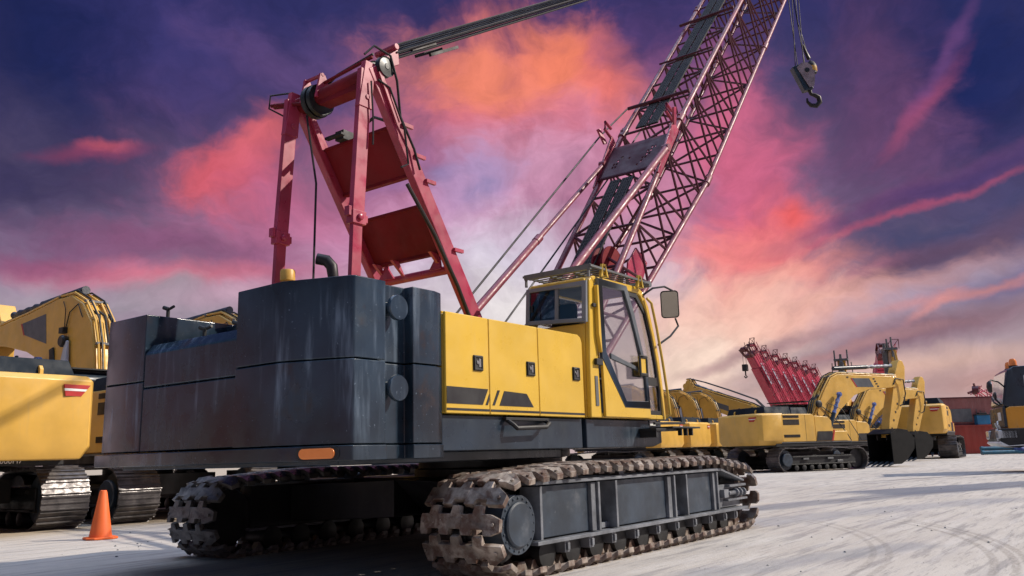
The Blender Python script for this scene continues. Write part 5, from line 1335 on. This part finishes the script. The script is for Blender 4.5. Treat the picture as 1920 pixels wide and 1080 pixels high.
# ================================================================ truck at the right edge
tk = empty('truck', (0,0,0), 'orange-yellow heavy truck with dark cab front and round mirror at the right edge', 'truck')
q = MB(); q.prism([(1.1,1.35),(1.25,1.35),(1.25,2.05),(1.12,2.12),(.0,2.12),(-1.2,2.12),(-1.2,1.35)], 'y', -1.2, 1.2); bd = q.build('cab_body', 'truckyellow', tk, .04, 3)
q = MB(); q.prism([(1.2,2.10),(1.28,2.15),(1.05,3.30),(.85,3.42),(-1.2,3.46),(-1.2,2.10)], 'y', -1.17, 1.17); up_ = q.build('cab_upper', 'deck', tk, .06, 3)
q = MB(); q.hexa([(1.285,-1.05,2.22),(1.285,1.05,2.22),(1.07,1.05,3.25),(1.07,-1.05,3.25)], [(1.30,-1.05,2.22),(1.30,1.05,2.22),(1.085,1.05,3.25),(1.085,-1.05,3.25)]); q.build('windscreen', 'clearlens', up_)
q = MB(); q.prism([(-.9,2.35),(.62,2.35),(.60,3.1),(.45,3.22),(-.9,3.22)], 'y', -1.185, 1.185); q.build('side_window', 'clearlens', up_, .02)
q = MB(); q.box(1.24,1.33,-1.19,1.19,1.45,2.12); q.build('grille', 'deck', tk, .03)
q = MB(); q.box(1.33,1.345,.25,.75,1.68,1.95); q.build('front_plate', 'white', tk)
q = MB(); q.prism([(1.0,.78),(1.45,.86),(1.55,1.1),(1.45,1.42),(.2,1.42),(.2,1.0)], 'y', -1.22, 1.22); bp_ = q.build('bumper', 'rubber', tk, .04)
q = MB(); q.prism([(1.44,.84),(1.56,.95),(1.53,1.0),(1.3,.86),(.3,.92),(.3,.86)], 'y', -1.24, 1.24); q.build('bumper_edge', 'white', bp_)
for y in (-.85,.85):
    q = MB(); q.box(1.0,1.56,*sorted((y+.37*(1 if y>0 else -1), y-.2*(1 if y>0 else -1))),1.08,1.36); q.build('headlight', 'clearlens', bp_, .03)
q = MB(); q.box(-1.15,.9,-1.21,1.21,1.36,1.38); q.box(.35,.37,-1.215,1.215,1.38,2.1); q.build('door_seam', 'vent', bd)
for x, y in ((.75,.65),(.65,-.65)):
    q = MB(); q.lathe((x,y,3.42),'z',[(.14,0),(.14,.06)],16); b_ = q.build('beacon_base', 'rubber', tk)
    q = MB(); q.lathe((x,y,3.48),'z',[(.12,0),(.12,.14),(.08,.22),(.0005,.24)],16); q.build('beacon', 'amber', b_)
q = MB(); q.tube([(1.15,1.05,2.75),(1.35,1.25,2.92),(1.6,1.55,2.98),(1.7,1.7,2.9)], .025, 8); ma = q.build('mirror_arm', 'rubber', tk)
q = MB(); q.lathe((1.70,1.72,2.75),'x',[(.02,.09),(.15,.06),(.20,0),(.20,-.03),(.0005,-.035)],28); mm = q.build('round_mirror', 'rubber', ma)
q = MB(); q.lathe((1.66,1.72,2.75),'x',[(.18,0),(.18,-.012),(.0005,-.013)],28); q.build('mirror_glass', 'mirror', mm)
MB().tube([(1.2,.3,2.15),(1.4,.25,2.3),(1.42,.1,2.45)], .03, 8).build('wiper', 'rubber', tk)
q = MB(); q.tube([(1.28,.75,2.2),(1.45,.8,2.4)], .03, 8); q.lathe((1.45,.8,2.5),'x',[(.02,.05),(.12,0),(.12,-.05),(.02,-.06)],18); q.build('front_mirror', 'rubber', tk)
q = MB(); q.tube([(1.42,.95,1.38),(1.5,.98,1.55),(1.48,.9,1.66)],.03,8); q.tube([(1.45,.6,1.4),(1.52,.6,1.6)],.03,8); q.box(1.50,1.56,.80,.98,1.02,1.4); q.build('tow_fitting', 'white', tk, .01)
q = MB(); q.box(-8.0,.3,-.5,.5,.75,1.15); q.box(-7.5,-1.4,-1.2,1.2,1.2,1.6); q.prism([(-7.2,1.6),(-1.6,1.6),(-1.6,2.6),(-7.2,3.2)],'y',-.6,.6); q.build('chassis', 'truckyellow', tk, .04)
for x in (-1.9,-5.2,-6.5):
    for y in (-1.0,1.0):
        q = MB(); q.lathe((x,y,.56),'y',[(.2,-.18),(.5,-.18),(.56,-.1),(.56,.1),(.5,.18),(.2,.18)],28); w_ = q.build('wheel', 'rubber', tk)
        q = MB(); q.lathe((x,y,.56),'y',[(.27,-.19),(.25,-.1),(.25,.1),(.27,.19)],20); q.build('rim', 'grey', w_)
tk.location = (33.12, 2.66, 0); tk.rotation_euler = (0,0,rad(106))

# ================================================================ traffic cone and loose grit
cn = empty('traffic_cone', (6.34,12.3,0), 'faded orange traffic cone on square base, left of the crane track', 'traffic cone')
q = MB(); q.lathe((6.34,12.3,.03),'z',[(.155,0),(.15,.04),(.055,.62),(.045,.655),(.035,.66),(.03,.64)],32); q.build('cone_body', 'orange', cn)
q = MB(); q.prism([(6.34+.225*math.cos(rad(a+30))*1.1,12.3+.225*math.sin(rad(a+30))*1.1) for a in (15,75,105,165,195,255,285,345)],'z',.004,.034); q.build('base', 'orange', cn, .008)
gt = MB(); rr = random.Random(3)
for k in range(220):
    x = rr.uniform(6.5,26); y = rr.uniform(.8, min(5.2, 1.2+x*.3)) if rr.random() < .7 else rr.uniform(9.5,13.5)
    if y > 9: x = rr.uniform(5,9)
    s = rr.choice((.004,.006,.008,.014)) * rr.uniform(.7,1.3)
    a = rr.uniform(0,3.1); c_, s_ = math.cos(a)*s, math.sin(a)*s
    gt.hexa([(x-c_,y-s_,.002),(x+s_,y-c_,.002),(x+c_*1.3,y+s_,.002),(x-s_,y+c_,.002)], [(x-c_*.4,y-s_*.5,s*.8),(x+s_*.5,y-c_*.4,s*.7),(x+c_*.6,y+s_*.5,s*.9),(x-s_*.5,y+c_*.5,s*.6)])
go = gt.build('gravel', 'grey'); tag(go, 'scattered grit and small stones on the concrete', 'grit', kind='stuff')
